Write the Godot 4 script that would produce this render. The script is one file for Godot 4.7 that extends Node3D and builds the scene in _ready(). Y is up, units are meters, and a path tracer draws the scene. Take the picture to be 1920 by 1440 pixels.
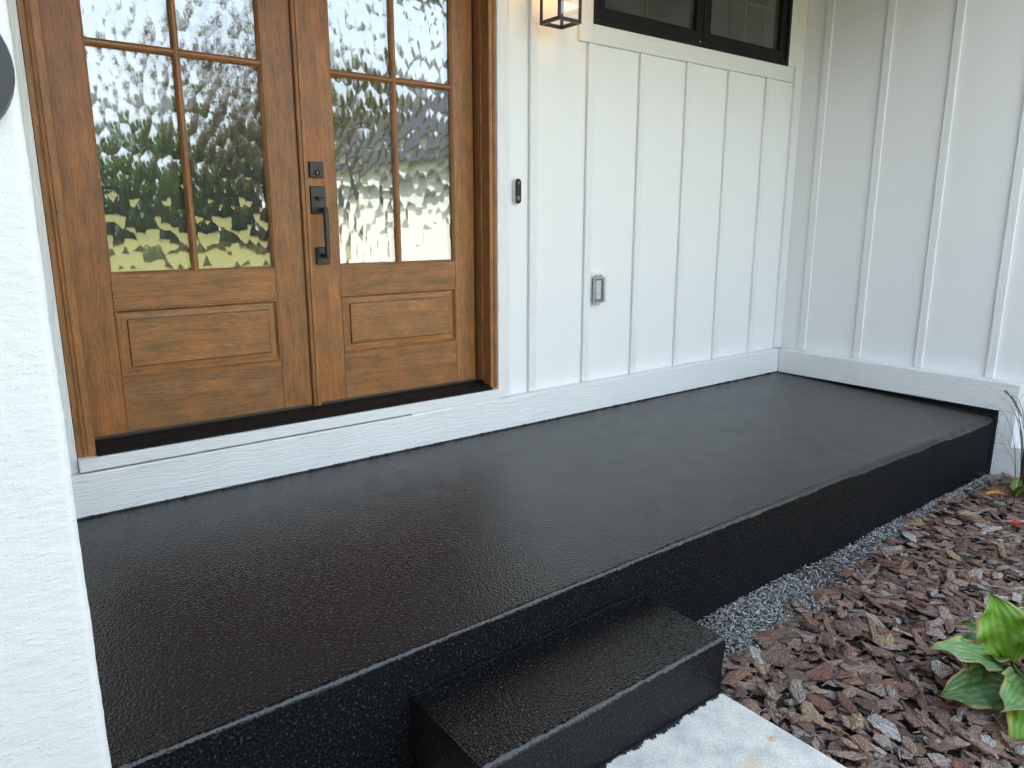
extends Node3D

var rng := RandomNumberGenerator.new()
var M := {}
var used := {}

# ---------------------------------------------------------------- helpers
func numbered(called: String, parent: Node) -> String:
	var key := str(parent.get_instance_id()) + called
	var k: int = used.get(key, -1) + 1
	used[key] = k
	return called if k == 0 else "%s_%03d" % [called, k]

func tag(o: Node, label: String, category: String, group := "", kind := "") -> Node:
	o.set_meta("label", label)
	o.set_meta("category", category)
	if group != "": o.set_meta("group", group)
	if kind != "": o.set_meta("kind", kind)
	return o

func base(called: String, at := Vector3.ZERO, parent: Node = self) -> Node3D:
	var o := Node3D.new()
	o.name = numbered(called, parent)
	parent.add_child(o)
	o.position = at
	return o

func put(called: String, mesh: Mesh, m: Material, parent: Node = self, at := Vector3.ZERO) -> MeshInstance3D:
	var o := MeshInstance3D.new()
	o.name = numbered(called, parent)
	o.mesh = mesh
	o.material_override = m
	o.position = at
	parent.add_child(o)
	return o

func new_st() -> SurfaceTool:
	var st := SurfaceTool.new()
	st.begin(Mesh.PRIMITIVE_TRIANGLES)
	return st

func tri(st: SurfaceTool, p: Array, n: Vector3, uv: Array) -> void:
	var order := [0, 1, 2]
	if (p[1] - p[0]).cross(p[2] - p[0]).dot(n) > 0.0: order = [0, 2, 1]
	for i in order:
		st.set_normal(n)
		st.set_uv(uv[i])
		st.add_vertex(p[i])

func quad(st: SurfaceTool, p: Array, n: Vector3, uv: Array) -> void:
	tri(st, [p[0], p[1], p[2]], n, [uv[0], uv[1], uv[2]])
	tri(st, [p[0], p[2], p[3]], n, [uv[0], uv[2], uv[3]])

func grain_uv(p: Vector3, n: Vector3, grain: int, off: Vector2) -> Vector2:
	var across := 0.0
	for a in 3:
		if a != grain and absf(n[a]) < 0.9: across += p[a]
	return Vector2(across, p[grain]) + off

# a box with chamfered edges; grain = axis along which the grain runs
func add_box(st: SurfaceTool, lo: Vector3, hi: Vector3, bevel := 0.002, grain := 1, off := Vector2.ZERO) -> void:
	var v := {}
	for i in 8:
		var s := Vector3(-1 if i & 1 == 0 else 1, -1 if i & 2 == 0 else 1, -1 if i & 4 == 0 else 1)
		for a in 3:
			var p := Vector3.ZERO
			for b in 3:
				var e: float = hi[b] if s[b] > 0 else lo[b]
				p[b] = e if b == a else e - s[b] * bevel
			v[i * 3 + a] = p
	for a in 3:
		var b := (a + 1) % 3
		var c := (a + 2) % 3
		for sa in [0, 1]:
			var n := Vector3.ZERO
			n[a] = 1 if sa == 1 else -1
			var ps := []
			for k in [[0, 0], [1, 0], [1, 1], [0, 1]]:
				ps.append(v[((sa << a) | (k[0] << b) | (k[1] << c)) * 3 + a])
			quad(st, ps, n, ps.map(func(q): return grain_uv(q, n, grain, off)))
		if bevel <= 0.0: continue
		# edges along axis c, between faces a and b
		for sa in [0, 1]:
			for sb in [0, 1]:
				var n := Vector3.ZERO
				n[a] = 1 if sa == 1 else -1
				n[b] = 1 if sb == 1 else -1
				n = n.normalized()
				var i0: int = (sa << a) | (sb << b)
				var i1: int = i0 | (1 << c)
				var ps := [v[i0 * 3 + a], v[i1 * 3 + a], v[i1 * 3 + b], v[i0 * 3 + b]]
				quad(st, ps, n, ps.map(func(q): return grain_uv(q, n, grain, off)))
	if bevel <= 0.0: return
	for i in 8:
		var n := Vector3(-1 if i & 1 == 0 else 1, -1 if i & 2 == 0 else 1, -1 if i & 4 == 0 else 1).normalized()
		var ps := [v[i * 3], v[i * 3 + 1], v[i * 3 + 2]]
		tri(st, ps, n, ps.map(func(q): return grain_uv(q, n, grain, off)))

func box_mesh(lo: Vector3, hi: Vector3, bevel := 0.002, grain := 1) -> Mesh:
	var st := new_st()
	add_box(st, lo, hi, bevel, grain, Vector2(rng.randf() * 7.0, rng.randf() * 7.0))
	return st.commit()

func board(called: String, lo: Vector3, hi: Vector3, m: Material, parent: Node, bevel := 0.002, grain := 1) -> MeshInstance3D:
	if m == M.wood: m = M.planks[rng.randi() % 4]
	return put(called, box_mesh(lo, hi, bevel, grain), m, parent)

# profile swept with mitres round the rectangle; prof = [inset, z]
func ring_mesh(x0: float, x1: float, y0: float, y1: float, prof: Array) -> Mesh:
	var st := new_st()
	var off := Vector2(rng.randf() * 5.0, rng.randf() * 5.0)
	for i in prof.size() - 1:
		var a: Vector2 = prof[i]
		var b: Vector2 = prof[i + 1]
		var ca := [Vector3(x0 + a.x, y0 + a.x, a.y), Vector3(x1 - a.x, y0 + a.x, a.y), Vector3(x1 - a.x, y1 - a.x, a.y), Vector3(x0 + a.x, y1 - a.x, a.y)]
		var cb := [Vector3(x0 + b.x, y0 + b.x, b.y), Vector3(x1 - b.x, y0 + b.x, b.y), Vector3(x1 - b.x, y1 - b.x, b.y), Vector3(x0 + b.x, y1 - b.x, b.y)]
		for k in 4:
			var j := (k + 1) % 4
			var ps := [ca[k], ca[j], cb[j], cb[k]]
			var n: Vector3 = (ca[j] - ca[k]).cross(cb[k] - ca[k]).normalized()
			if n.z < 0: n = -n
			if absf(n.z) < 0.02:
				var inward: Vector3 = Vector3((x0 + x1) / 2, (y0 + y1) / 2, a.y) - (ca[k] + ca[j]) / 2
				inward = Vector3(0, signf(inward.y), 0) if k % 2 == 0 else Vector3(signf(inward.x), 0, 0)
				n = inward if b.y < a.y else -inward
			var g := 0 if k % 2 == 0 else 1
			quad(st, ps, n, ps.map(func(q): return Vector2(q[1 - g], q[g]) + off))
	return st.commit()

# polygon profile (2-D) extruded along an axis; smooth = false
func extrude(prof: PackedVector2Array, axis: int, from: float, to: float, place: Callable) -> Mesh:
	var st := new_st()
	var off := Vector2(rng.randf() * 5.0, rng.randf() * 5.0)
	var n := prof.size()
	var clock := Geometry2D.is_polygon_clockwise(prof)
	var run := 0.0
	for i in n:
		var a := prof[i]
		var b := prof[(i + 1) % n]
		var d := (b - a).normalized()
		var nn := Vector2(d.y, -d.x) if not clock else Vector2(-d.y, d.x)
		var ps := [place.call(a, from), place.call(b, from), place.call(b, to), place.call(a, to)]
		var n3: Vector3 = place.call(nn, 0.0) - place.call(Vector2.ZERO, 0.0)
		var l := a.distance_to(b)
		quad(st, ps, n3.normalized(), [Vector2(run, from) + off, Vector2(run + l, from) + off, Vector2(run + l, to) + off, Vector2(run, to) + off])
		run += l
	var idx := Geometry2D.triangulate_polygon(prof)
	for e in [[from, -1.0], [to, 1.0]]:
		var n3: Vector3 = (place.call(Vector2.ZERO, 1.0) - place.call(Vector2.ZERO, 0.0)) * e[1]
		for k in range(0, idx.size(), 3):
			var ps := [place.call(prof[idx[k]], e[0]), place.call(prof[idx[k + 1]], e[0]), place.call(prof[idx[k + 2]], e[0])]
			tri(st, ps, n3.normalized(), [prof[idx[k]], prof[idx[k + 1]], prof[idx[k + 2]]])
	return st.commit()

# a grid of points into a smooth mesh; pts[j][i]
func grid_mesh(pts: Array, uvs: Array = [], colors: Array = []) -> ArrayMesh:
	var rows := pts.size()
	var cols: int = pts[0].size()
	var v := PackedVector3Array()
	var nn := PackedVector3Array()
	var uv := PackedVector2Array()
	var cc := PackedColorArray()
	var ix := PackedInt32Array()
	for j in rows:
		for i in cols:
			v.append(pts[j][i])
			var du: Vector3 = pts[j][mini(i + 1, cols - 1)] - pts[j][maxi(i - 1, 0)]
			var dv: Vector3 = pts[mini(j + 1, rows - 1)][i] - pts[maxi(j - 1, 0)][i]
			nn.append(du.cross(dv).normalized())
			if uvs.size(): uv.append(uvs[j][i])
			if colors.size(): cc.append(colors[j][i])
	for j in rows - 1:
		for i in cols - 1:
			var a := j * cols + i
			ix.append_array(PackedInt32Array([a, a + cols, a + 1, a + 1, a + cols, a + cols + 1]))
	return array_mesh(v, nn, uv, cc, ix)

func array_mesh(v: PackedVector3Array, nn: PackedVector3Array, uv: PackedVector2Array, cc: PackedColorArray, ix: PackedInt32Array) -> ArrayMesh:
	var ar := []
	ar.resize(Mesh.ARRAY_MAX)
	ar[Mesh.ARRAY_VERTEX] = v
	ar[Mesh.ARRAY_NORMAL] = nn
	if uv.size(): ar[Mesh.ARRAY_TEX_UV] = uv
	if cc.size(): ar[Mesh.ARRAY_COLOR] = cc
	ar[Mesh.ARRAY_INDEX] = ix
	var am := ArrayMesh.new()
	am.add_surface_from_arrays(Mesh.PRIMITIVE_TRIANGLES, ar)
	return am

# tube along points with radii
func add_tube(st: SurfaceTool, pts: Array, radii: Array, sides := 8) -> void:
	var rings := []
	for k in pts.size():
		var t: Vector3 = (pts[mini(k + 1, pts.size() - 1)] - pts[maxi(k - 1, 0)]).normalized()
		var s := t.cross(Vector3.RIGHT if absf(t.x) < 0.8 else Vector3.FORWARD).normalized()
		var u := s.cross(t)
		var ring := []
		for i in sides + 1:
			var a := TAU * i / sides
			ring.append([pts[k] + (s * cos(a) + u * sin(a)) * radii[k], s * cos(a) + u * sin(a)])
		rings.append(ring)
	for k in pts.size() - 1:
		for i in sides:
			var q := [rings[k][i], rings[k][i + 1], rings[k + 1][i + 1], rings[k + 1][i]]
			for o in [[0, 1, 2], [0, 2, 3]]:
				for w in o:
					st.set_normal(q[w][1])
					st.set_uv(Vector2(float(i) / sides, k))
					st.add_vertex(q[w][0])

func noise(seed_: int, freq: float, octaves := 3, kind := FastNoiseLite.TYPE_SIMPLEX_SMOOTH) -> FastNoiseLite:
	var n := FastNoiseLite.new()
	n.seed = seed_
	n.noise_type = kind
	n.frequency = freq
	n.fractal_octaves = octaves
	if octaves <= 1: n.fractal_type = FastNoiseLite.FRACTAL_NONE
	return n

func tex_from(w: int, h: int, f: Callable) -> ImageTexture:
	var d := PackedByteArray()
	d.resize(w * h * 3)
	var k := 0
	for y in h:
		for x in w:
			var c: Vector3 = f.call(x, y)
			d[k] = int(clampf(c.x, 0, 1) * 255.0)
			d[k + 1] = int(clampf(c.y, 0, 1) * 255.0)
			d[k + 2] = int(clampf(c.z, 0, 1) * 255.0)
			k += 3
	return ImageTexture.create_from_image(Image.create_from_data(w, h, false, Image.FORMAT_RGB8, d))

func grey_from(w: int, h: int, f: Callable) -> ImageTexture:
	var d := PackedByteArray()
	d.resize(w * h)
	var k := 0
	for y in h:
		for x in w:
			d[k] = int(clampf(f.call(x, y), 0, 1) * 255.0)
			k += 1
	return ImageTexture.create_from_image(Image.create_from_data(w, h, false, Image.FORMAT_L8, d))

func lin(r: float, g: float, b: float) -> Color:
	return Color(r, g, b).linear_to_srgb()

func mat(color: Color, rough := 0.6, metal := 0.0, spec := 0.5) -> StandardMaterial3D:
	var m := StandardMaterial3D.new()
	m.albedo_color = color
	m.roughness = rough
	m.metallic = metal
	m.metallic_specular = spec
	return m

func relief(m: StandardMaterial3D, t: Texture2D, cm: float) -> void:
	m.heightmap_enabled = true
	m.heightmap_texture = t
	m.heightmap_scale = cm

# ---------------------------------------------------------------- materials
func make_materials() -> void:
	# stained mahogany: u across the grain (0.5 m), v along it (1 m)
	var n_band := noise(3, 0.011, 3)
	var n_fine := noise(4, 0.09, 2)
	var n_pore := noise(5, 0.35, 1)
	var n_mott := noise(6, 0.013, 3)
	var n_warp := noise(7, 0.006, 2)
	var wood_f := func(x, y):
		var wx: float = x + 26.0 * n_warp.get_noise_2d(x, y * 0.25)
		var band: float = n_band.get_noise_2d(wx * 1.6, y * 0.07)
		var fine: float = n_fine.get_noise_2d(wx * 1.5, y * 0.045)
		var pore: float = n_pore.get_noise_2d(wx * 1.3, y * 0.06)
		var mott: float = n_mott.get_noise_2d(x * 0.8, y * 0.45)
		var t: float = 0.56 + 0.22 * band + 0.30 * fine + 0.20 * mott
		if pore > 0.28: t -= (pore - 0.28) * 0.95
		t = clampf(t, 0.0, 1.0)
		var c := Vector3(0.425, 0.268, 0.140).lerp(Vector3(0.708, 0.490, 0.276), t)
		return c + Vector3(0.02, -0.004, -0.014) * mott * 2.0
	var wood := tex_from(512, 1024, wood_f)
	var wm := mat(Color.WHITE, 0.42)
	wm.albedo_texture = wood
	wm.uv1_scale = Vector3(2.0, 1.0, 1.0)
	relief(wm, grey_from(512, 1024, func(x, y): return 0.5 + 0.35 * n_fine.get_noise_2d(x * 1.5, y * 0.045) - maxf(0.0, n_pore.get_noise_2d(x * 1.3, y * 0.06) - 0.2) * 0.8), 0.03)
	M.wood = wm
	# boards cut from different planks differ a little in hue
	M.planks = [wm]
	for tint in [Color(0.95, 0.93, 0.93), Color(1.0, 0.96, 0.90), Color(0.93, 0.94, 0.98)]:
		var wv: StandardMaterial3D = wm.duplicate()
		wv.albedo_color = tint
		M.planks.append(wv)
	# white paint over embossed cedar grain
	var g_lines := noise(11, 0.028, 2)
	var g_warp := noise(12, 0.0045, 2)
	var g_fine := noise(13, 0.12, 2)
	var cedar := grey_from(512, 1024, func(x, y):
		var wv: float = x + 16.0 * g_warp.get_noise_2d(x * 0.8, y * 0.6)
		var ridged: float = 1.0 - absf(g_lines.get_noise_2d(wv * 2.3, y * 0.05)) * 2.0
		return 0.35 + 0.4 * ridged + 0.18 * g_fine.get_noise_2d(wv * 1.5, y * 0.12))
	var tm := mat(lin(0.80, 0.805, 0.80), 0.42)
	tm.uv1_scale = Vector3(3.0, 1.5, 1.0)
	relief(tm, cedar, 0.32)
	M.trim = tm
	var pm := mat(lin(0.80, 0.805, 0.80), 0.45)
	pm.uv1_scale = Vector3(2.0, 1.0, 1.0)
	relief(pm, cedar, 0.035)
	M.panel = pm
	# paint on the masonry pillar
	var p1 := noise(21, 0.018, 4)
	var p2 := noise(22, 0.11, 3)
	var p3 := noise(23, 0.05, 2)
	var pil := mat(lin(0.72, 0.722, 0.715), 0.42)
	pil.uv1_triplanar = true
	pil.uv1_world_triplanar = true
	pil.uv1_scale = Vector3(1.6, 1.6, 1.6)
	relief(pil, grey_from(1024, 1024, func(x, y):
		var a: float = p1.get_noise_2d(x * 0.5, y * 1.3)
		var b: float = p2.get_noise_2d(x, y)
		var drag: float = maxf(0.0, p3.get_noise_2d(x * 0.35, y * 1.5) - 0.22) * 1.6
		var lump: float = maxf(0.0, p2.get_noise_2d(x * 0.9 + 400.0, y * 0.9) - 0.42) * 1.3
		return 0.4 + 0.22 * a + 0.06 * b + drag * 0.08 + lump * 0.6), 0.42)
	M.pillar = pil
	# black rubbery porch coating
	var f1 := noise(31, 0.16, 3)
	var fg := noise(35, 0.125, 1)
	var fh := noise(36, 0.07, 1)
	var f2 := noise(32, 0.006, 3)
	var f3 := noise(33, 0.3, 1)
	var coat := mat(Color.WHITE, 1.0, 0.0, 0.52)
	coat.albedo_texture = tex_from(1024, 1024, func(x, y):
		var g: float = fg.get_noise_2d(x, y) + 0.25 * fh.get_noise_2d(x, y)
		var v: float = 0.070 + 0.045 * g + 0.26 * maxf(0.0, g - 0.45)  # lighter specks paint the glints of the grain into the colour
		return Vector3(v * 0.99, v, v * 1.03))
	coat.uv1_triplanar = true
	coat.uv1_world_triplanar = true
	coat.uv1_scale = Vector3(0.8, 0.8, 0.8)
	relief(coat, grey_from(1024, 1024, func(x, y): return 0.5 + 0.36 * fg.get_noise_2d(x, y) + 0.12 * fh.get_noise_2d(x, y)), 0.2)
	coat.roughness_texture = grey_from(512, 512, func(x, y): return 0.225 + 0.06 * f2.get_noise_2d(x * 2.0, y * 2.0))
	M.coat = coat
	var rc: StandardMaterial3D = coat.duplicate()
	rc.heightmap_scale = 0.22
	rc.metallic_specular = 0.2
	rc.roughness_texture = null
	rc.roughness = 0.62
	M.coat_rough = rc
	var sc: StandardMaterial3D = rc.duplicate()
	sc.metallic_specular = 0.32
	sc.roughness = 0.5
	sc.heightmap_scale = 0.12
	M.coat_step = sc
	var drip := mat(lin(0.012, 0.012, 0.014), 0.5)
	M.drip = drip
	# hardware, frames
	M.black_metal = mat(lin(0.018, 0.018, 0.02), 0.38)
	M.black_vinyl = mat(lin(0.006, 0.0055, 0.006), 0.5, 0.0, 0.35)
	M.bronze = mat(lin(0.009, 0.0085, 0.009), 0.5, 0.0, 0.3)
	M.sweep = mat(lin(0.075, 0.068, 0.05), 0.55)
	M.gasket = mat(lin(0.01, 0.01, 0.01), 0.8)
	M.nickel = mat(lin(0.62, 0.61, 0.58), 0.32, 0.6)
	M.gloss_black = mat(lin(0.008, 0.008, 0.009), 0.15, 0.0, 0.35)
	M.lens = mat(lin(0.02, 0.02, 0.025), 0.05)
	M.grey_plastic = mat(lin(0.42, 0.44, 0.43), 0.5)
	M.dark_plastic = mat(lin(0.10, 0.105, 0.11), 0.5)
	M.white_plastic = mat(lin(0.72, 0.74, 0.76), 0.4)
	var smoke := mat(lin(0.5, 0.53, 0.53), 0.14)
	smoke.transparency = BaseMaterial3D.TRANSPARENCY_ALPHA
	smoke.albedo_color.a = 0.2
	M.smoke = smoke
	# low-emissivity glass: mirrors about a quarter of the light and passes the rest
	var glass := mat(Color(0.96, 0.99, 1.0), 0.02, 1.0)
	glass.albedo_texture = tex_from(2, 2, func(_x, _y): return Vector3.ONE)
	glass.transparency = BaseMaterial3D.TRANSPARENCY_ALPHA
	glass.albedo_color.a = 0.21
	M.coated_glass = glass
	var clear := mat(Color(1, 1, 1), 0.02)
	clear.transparency = BaseMaterial3D.TRANSPARENCY_ALPHA
	clear.albedo_color.a = 0.03
	M.clear_glass = clear
	# concrete walk
	var c1 := noise(41, 0.01, 4)
	var c2 := noise(42, 0.09, 3)
	var c3 := noise(43, 0.4, 1)
	var con := mat(Color.WHITE, 0.85)
	con.albedo_texture = tex_from(1024, 1024, func(x, y):
		var a: float = c1.get_noise_2d(x, y)
		var b: float = c2.get_noise_2d(x, y)
		var s: float = c3.get_noise_2d(x * 0.7, y * 0.7)
		var v: float = 0.78 + 0.06 * a + 0.05 * b
		var c := Vector3(v * 1.02, v, v * 0.955)
		if a < -0.12: c = c.lerp(Vector3(0.55, 0.59, 0.66), clampf((-a - 0.12) * 0.5, 0.0, 0.14))
		if s > 0.62: c *= 0.62
		var d1 := Vector2(x - 562, y - 310).length() / 17.0 + 0.5 * b
		if d1 < 1.0: c = c.lerp(Vector3(0.80, 0.50, 0.30), (1.0 - d1) * 0.8)
		var d2 := Vector2((x - 410) * 0.6, y - 345).length() / 40.0 + 0.9 * b
		if d2 < 1.0: c = c.lerp(Vector3(0.80, 0.66, 0.50), (1.0 - d2) * 0.7)
		return c)
	relief(con, grey_from(512, 512, func(x, y): return 0.5 + 0.3 * c2.get_noise_2d(x * 2, y * 2) + 0.25 * c3.get_noise_2d(x, y)), 0.08)
	M.concrete = con
	# soil, bark, lawn
	var b1 := noise(51, 0.03, 4)
	var b2 := noise(52, 0.2, 2)
	var soil := mat(Color.WHITE, 0.95)
	soil.uv1_triplanar = true
	soil.uv1_world_triplanar = true
	soil.uv1_scale = Vector3(2, 2, 2)
	soil.albedo_texture = tex_from(512, 512, func(x, y):
		var t: float = 0.5 + 0.6 * b1.get_noise_2d(x, y) + 0.3 * b2.get_noise_2d(x, y)
		return Vector3(0.17, 0.13, 0.11).lerp(Vector3(0.34, 0.27, 0.235), clampf(t, 0, 1)))
	M.soil = soil
	var bark_grain := tex_from(512, 512, func(x, y):
		var t: float = 0.76 + 0.55 * b1.get_noise_2d(x * 0.6, y * 3.0) + 0.34 * b2.get_noise_2d(x * 0.35, y * 1.3)
		return Vector3(t, t * 0.985, t * 0.97))
	var bark_h := grey_from(512, 512, func(x, y): return 0.5 + 0.4 * b1.get_noise_2d(x * 0.7, y * 3.0) + 0.3 * b2.get_noise_2d(x * 0.35, y * 1.3))
	for c in BARK.size():
		var bm := mat(lin(BARK[c].x, BARK[c].y, BARK[c].z), 0.85)
		bm.albedo_texture = bark_grain
		bm.uv1_scale = Vector3(0.45, 0.45, 0.45)
		relief(bm, bark_h, 0.12)
		M["bark%d" % c] = bm
	var bs := mat(Color.WHITE, 0.9)
	bs.albedo_texture = bark_grain
	bs.vertex_color_use_as_albedo = true
	bs.uv1_scale = Vector3(0.75, 0.75, 0.75)
	relief(bs, bark_h, 0.1)
	M.bark_litter = bs
	var lawn := mat(Color.WHITE, 0.9)
	lawn.uv1_triplanar = true
	lawn.uv1_world_triplanar = true
	lawn.uv1_scale = Vector3(0.12, 0.12, 0.12)
	lawn.albedo_texture = tex_from(512, 512, func(x, y):
		var t: float = 0.5 + 0.7 * b1.get_noise_2d(x, y) + 0.4 * b2.get_noise_2d(x, y)
		return Vector3(0.46, 0.46, 0.25).lerp(Vector3(0.62, 0.595, 0.36), clampf(t, 0, 1)))
	M.lawn = lawn
	for e in [["leaf_dark", Vector3(0.042, 0.092, 0.022)], ["leaf_olive", Vector3(0.11, 0.115, 0.02)], ["leaf_mid", Vector3(0.085, 0.17, 0.03)], ["leaf_brown", Vector3(0.12, 0.095, 0.06)]]:
		var lm := mat(lin(e[1].x, e[1].y, e[1].z), 0.6)
		lm.backlight = Color(0.25, 0.3, 0.1)
		M[e[0]] = lm
	M.trunk = mat(lin(0.09, 0.07, 0.055), 0.9)
	M.roof = mat(lin(0.045, 0.047, 0.05), 0.9)
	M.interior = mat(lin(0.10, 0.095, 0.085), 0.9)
	M.ceiling = wm
	M.outer = mat(lin(0.80, 0.805, 0.80), 0.6)
	var blade := mat(Color.WHITE, 0.5)
	blade.vertex_color_use_as_albedo = true
	blade.backlight = Color(0.35, 0.4, 0.2)
	M.blade = blade
	var dry := mat(Color.WHITE, 0.8)
	dry.vertex_color_use_as_albedo = true
	M.dry = dry
	var bulb := mat(Color(1.0, 0.85, 0.6), 0.4)
	bulb.emission_enabled = true
	bulb.emission = Color(1.0, 0.72, 0.38)
	bulb.emission_energy_multiplier = 4.0
	M.bulb = bulb

const BARK := [Vector3(0.285, 0.178, 0.135), Vector3(0.32, 0.188, 0.14), Vector3(0.385, 0.305, 0.27), Vector3(0.2, 0.124, 0.095), Vector3(0.31, 0.162, 0.11), Vector3(0.46, 0.43, 0.41), Vector3(0.13, 0.084, 0.067), Vector3(0.37, 0.25, 0.197), Vector3(0.235, 0.102, 0.075), Vector3(0.43, 0.305, 0.19)]

# ---------------------------------------------------------------- light and camera
func setup() -> void:
	var cam := Camera3D.new()
	cam.name = "camera"
	add_child(cam)
	cam.position = Vector3(-2.2234, 1.0982, 3.1136)
	cam.rotation_degrees = Vector3(-12.4936, -37.6354, -0.0134)
	cam.fov = 55.13
	cam.near = 0.05
	cam.far = 600.0
	cam.current = true
	var sky := ProceduralSkyMaterial.new()
	sky.sky_top_color = Color(0.65, 0.73, 0.82)
	sky.sky_horizon_color = Color(0.88, 0.91, 0.93)
	sky.sky_curve = 0.25
	sky.ground_bottom_color = Color(0.25, 0.24, 0.2)
	sky.ground_horizon_color = Color(0.55, 0.56, 0.52)
	var env := Environment.new()
	env.background_mode = Environment.BG_SKY
	env.sky = Sky.new()
	env.sky.sky_material = sky
	env.background_energy_multiplier = 1.0
	env.tonemap_mode = Environment.TONE_MAPPER_LINEAR
	env.tonemap_exposure = 5.75
	env.sdfgi_enabled = true
	env.ssao_enabled = true
	env.ssil_enabled = true
	var we := WorldEnvironment.new()
	we.name = "world_environment"
	we.environment = env
	add_child(we)
	var sun := DirectionalLight3D.new()
	sun.name = "sun"
	add_child(sun)
	sun.look_at_from_position(Vector3.ZERO, -Vector3(-0.52, 0.74, -0.43))
	sun.light_energy = 1.2
	sun.light_color = Color(1.0, 0.95, 0.87)
	sun.light_angular_distance = 0.5
	sun.shadow_enabled = true

# ---------------------------------------------------------------- house
const SK := 0.064        # how far the skirt boards stand out
const WP := 2.722        # plane of the side wall's sheets
const WS := 2.628        # face of the side wall's skirt
const TOP := 2.95
const BAT := [0.283, 0.685, 1.091, 1.4985, 1.9035, 2.3115]

func build_house() -> void:
	var h := base("house")
	tag(h, "white board and batten farmhouse with wooden double front door and black window", "house")
	# --- entry wall
	var ew := base("entry_wall", Vector3.ZERO, h)
	var cut := [0.309, 0.711, 1.117, 1.5245, 1.9295, 2.3375, WP]
	board("siding_panel", Vector3(-3.6, -0.02, -0.012), Vector3(-1.95, TOP, 0.0), M.panel, ew, 0.0)
	board("siding_panel", Vector3(-1.949, 2.83, -0.012), Vector3(0.10, TOP, 0.0), M.panel, ew, 0.0)
	board("siding_panel", Vector3(0.075, -0.02, -0.012), Vector3(cut[0] - 0.0005, TOP, 0.0), M.panel, ew, 0.0)
	board("siding_panel", Vector3(cut[0], -0.02, -0.012), Vector3(cut[1] - 0.0005, TOP, 0.0), M.panel, ew, 0.0)
	for i in range(1, 6):
		board("siding_panel", Vector3(cut[i], -0.02, -0.012), Vector3(cut[i + 1] - 0.0005, 2.09, 0.0), M.panel, ew, 0.0)
		board("siding_panel", Vector3(cut[i], 2.80, -0.012), Vector3(cut[i + 1] - 0.0005, TOP, 0.0), M.panel, ew, 0.0)
	board("siding_panel", Vector3(2.56, 2.0905, -0.012), Vector3(WP, 2.7995, 0.0), M.panel, ew, 0.0)
	for i in 6:
		board("batten", Vector3(BAT[i], 0.172, 0.0005), Vector3(BAT[i] + 0.0525, TOP if i == 0 else 2.028, 0.0185), M.trim, ew, 0.0025)
	for x in [-3.35, -2.95, -2.55]:
		board("batten", Vector3(x, 0.172, 0.0005), Vector3(x + 0.0525, TOP, 0.0185), M.trim, ew, 0.0025)
	board("corner_board", Vector3(2.636, 0.172, 0.0005), Vector3(WP - 0.001, TOP, 0.0215), M.trim, ew, 0.0025)
	board("skirt_board", Vector3(-3.6, 0.004, 0.0005), Vector3(WS, 0.171, SK), M.trim, ew, 0.003, 0)
	# white trim beside and under the door
	board("door_trim", Vector3(0.0585, 0.1725, 0.0007), Vector3(0.1365, TOP, 0.036), M.trim, ew, 0.003)
	board("door_trim", Vector3(-2.03, 0.1725, 0.0007), Vector3(-1.9075, TOP, 0.036), M.trim, ew, 0.003)
	board("sill_board", Vector3(-1.906, 0.1785, -0.05), Vector3(0.057, 0.2275, SK - 0.001), M.trim, ew, 0.002, 0)
	board("caulk_line", Vector3(-0.487, 0.1712, 0.01), Vector3(0.057, 0.1783, SK - 0.0025), M.trim, ew, 0.0, 0)
	board("added_return_wall", Vector3(-2.50, -0.42, 0.07), Vector3(-2.46, 2.62, 1.125), M.panel, ew, 0.0)  # unseen wall, added to keep light from the left off the porch
	# --- side wall
	var sw := base("side_wall", Vector3.ZERO, h)
	var zb := [0.1696, 0.583, 0.9928, 1.4085, 1.818, 2.228, 2.638]
	var edge := [-0.012]
	for z in zb: edge.append(z + 0.024)
	edge.append(3.2)
	for i in edge.size() - 1:
		board("siding_panel", Vector3(WP, -0.02 if edge[i + 1] < 1.4 else -0.42, edge[i]), Vector3(WP + 0.012, TOP, edge[i + 1] - 0.0005), M.panel, sw, 0.0)
	for z in zb:
		board("batten", Vector3(WP - 0.0185, 0.172 if z < 1.6 else -0.19, z), Vector3(WP - 0.0005, TOP, z + 0.049), M.trim, sw, 0.0025)
	board("skirt_board", Vector3(WS, 0.002, SK + 0.0005), Vector3(WP - 0.0005, 0.171, 1.6265), M.trim, sw, 0.003, 2)
	board("corner_board", Vector3(WS + 0.001, -0.1945, 1.535), Vector3(WP - 0.0005, 0.0015, 1.6262), M.trim, sw, 0.003)
	board("lower_skirt_board", Vector3(WS, -0.44, 1.535), Vector3(WP - 0.0005, -0.196, 3.2), M.trim, sw, 0.003, 2)
	board("gap_shade_strip", Vector3(WP - 0.036, -0.10, SK + 0.002), Vector3(WP - 0.034, 0.0005, 1.53), M.drip, sw, 0.0, 2)  # black strip painting the shade inside the gap under the skirt
	board("end_wall", Vector3(WP + 0.0005, -0.42, 3.2), Vector3(8.0, TOP, 3.23), M.outer, sw, 0.0)
	# --- shell of the building, its rooms, roof and porch ceiling
	var sh := base("shell", Vector3.ZERO, h)
	var zi := -0.20
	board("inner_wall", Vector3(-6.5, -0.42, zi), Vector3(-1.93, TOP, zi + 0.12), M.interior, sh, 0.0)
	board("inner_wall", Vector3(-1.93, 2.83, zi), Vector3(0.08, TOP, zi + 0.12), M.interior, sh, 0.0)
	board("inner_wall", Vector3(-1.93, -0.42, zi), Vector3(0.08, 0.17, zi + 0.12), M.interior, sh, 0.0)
	board("inner_wall", Vector3(0.08, -0.42, zi), Vector3(0.70, TOP, zi + 0.12), M.interior, sh, 0.0)
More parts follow.
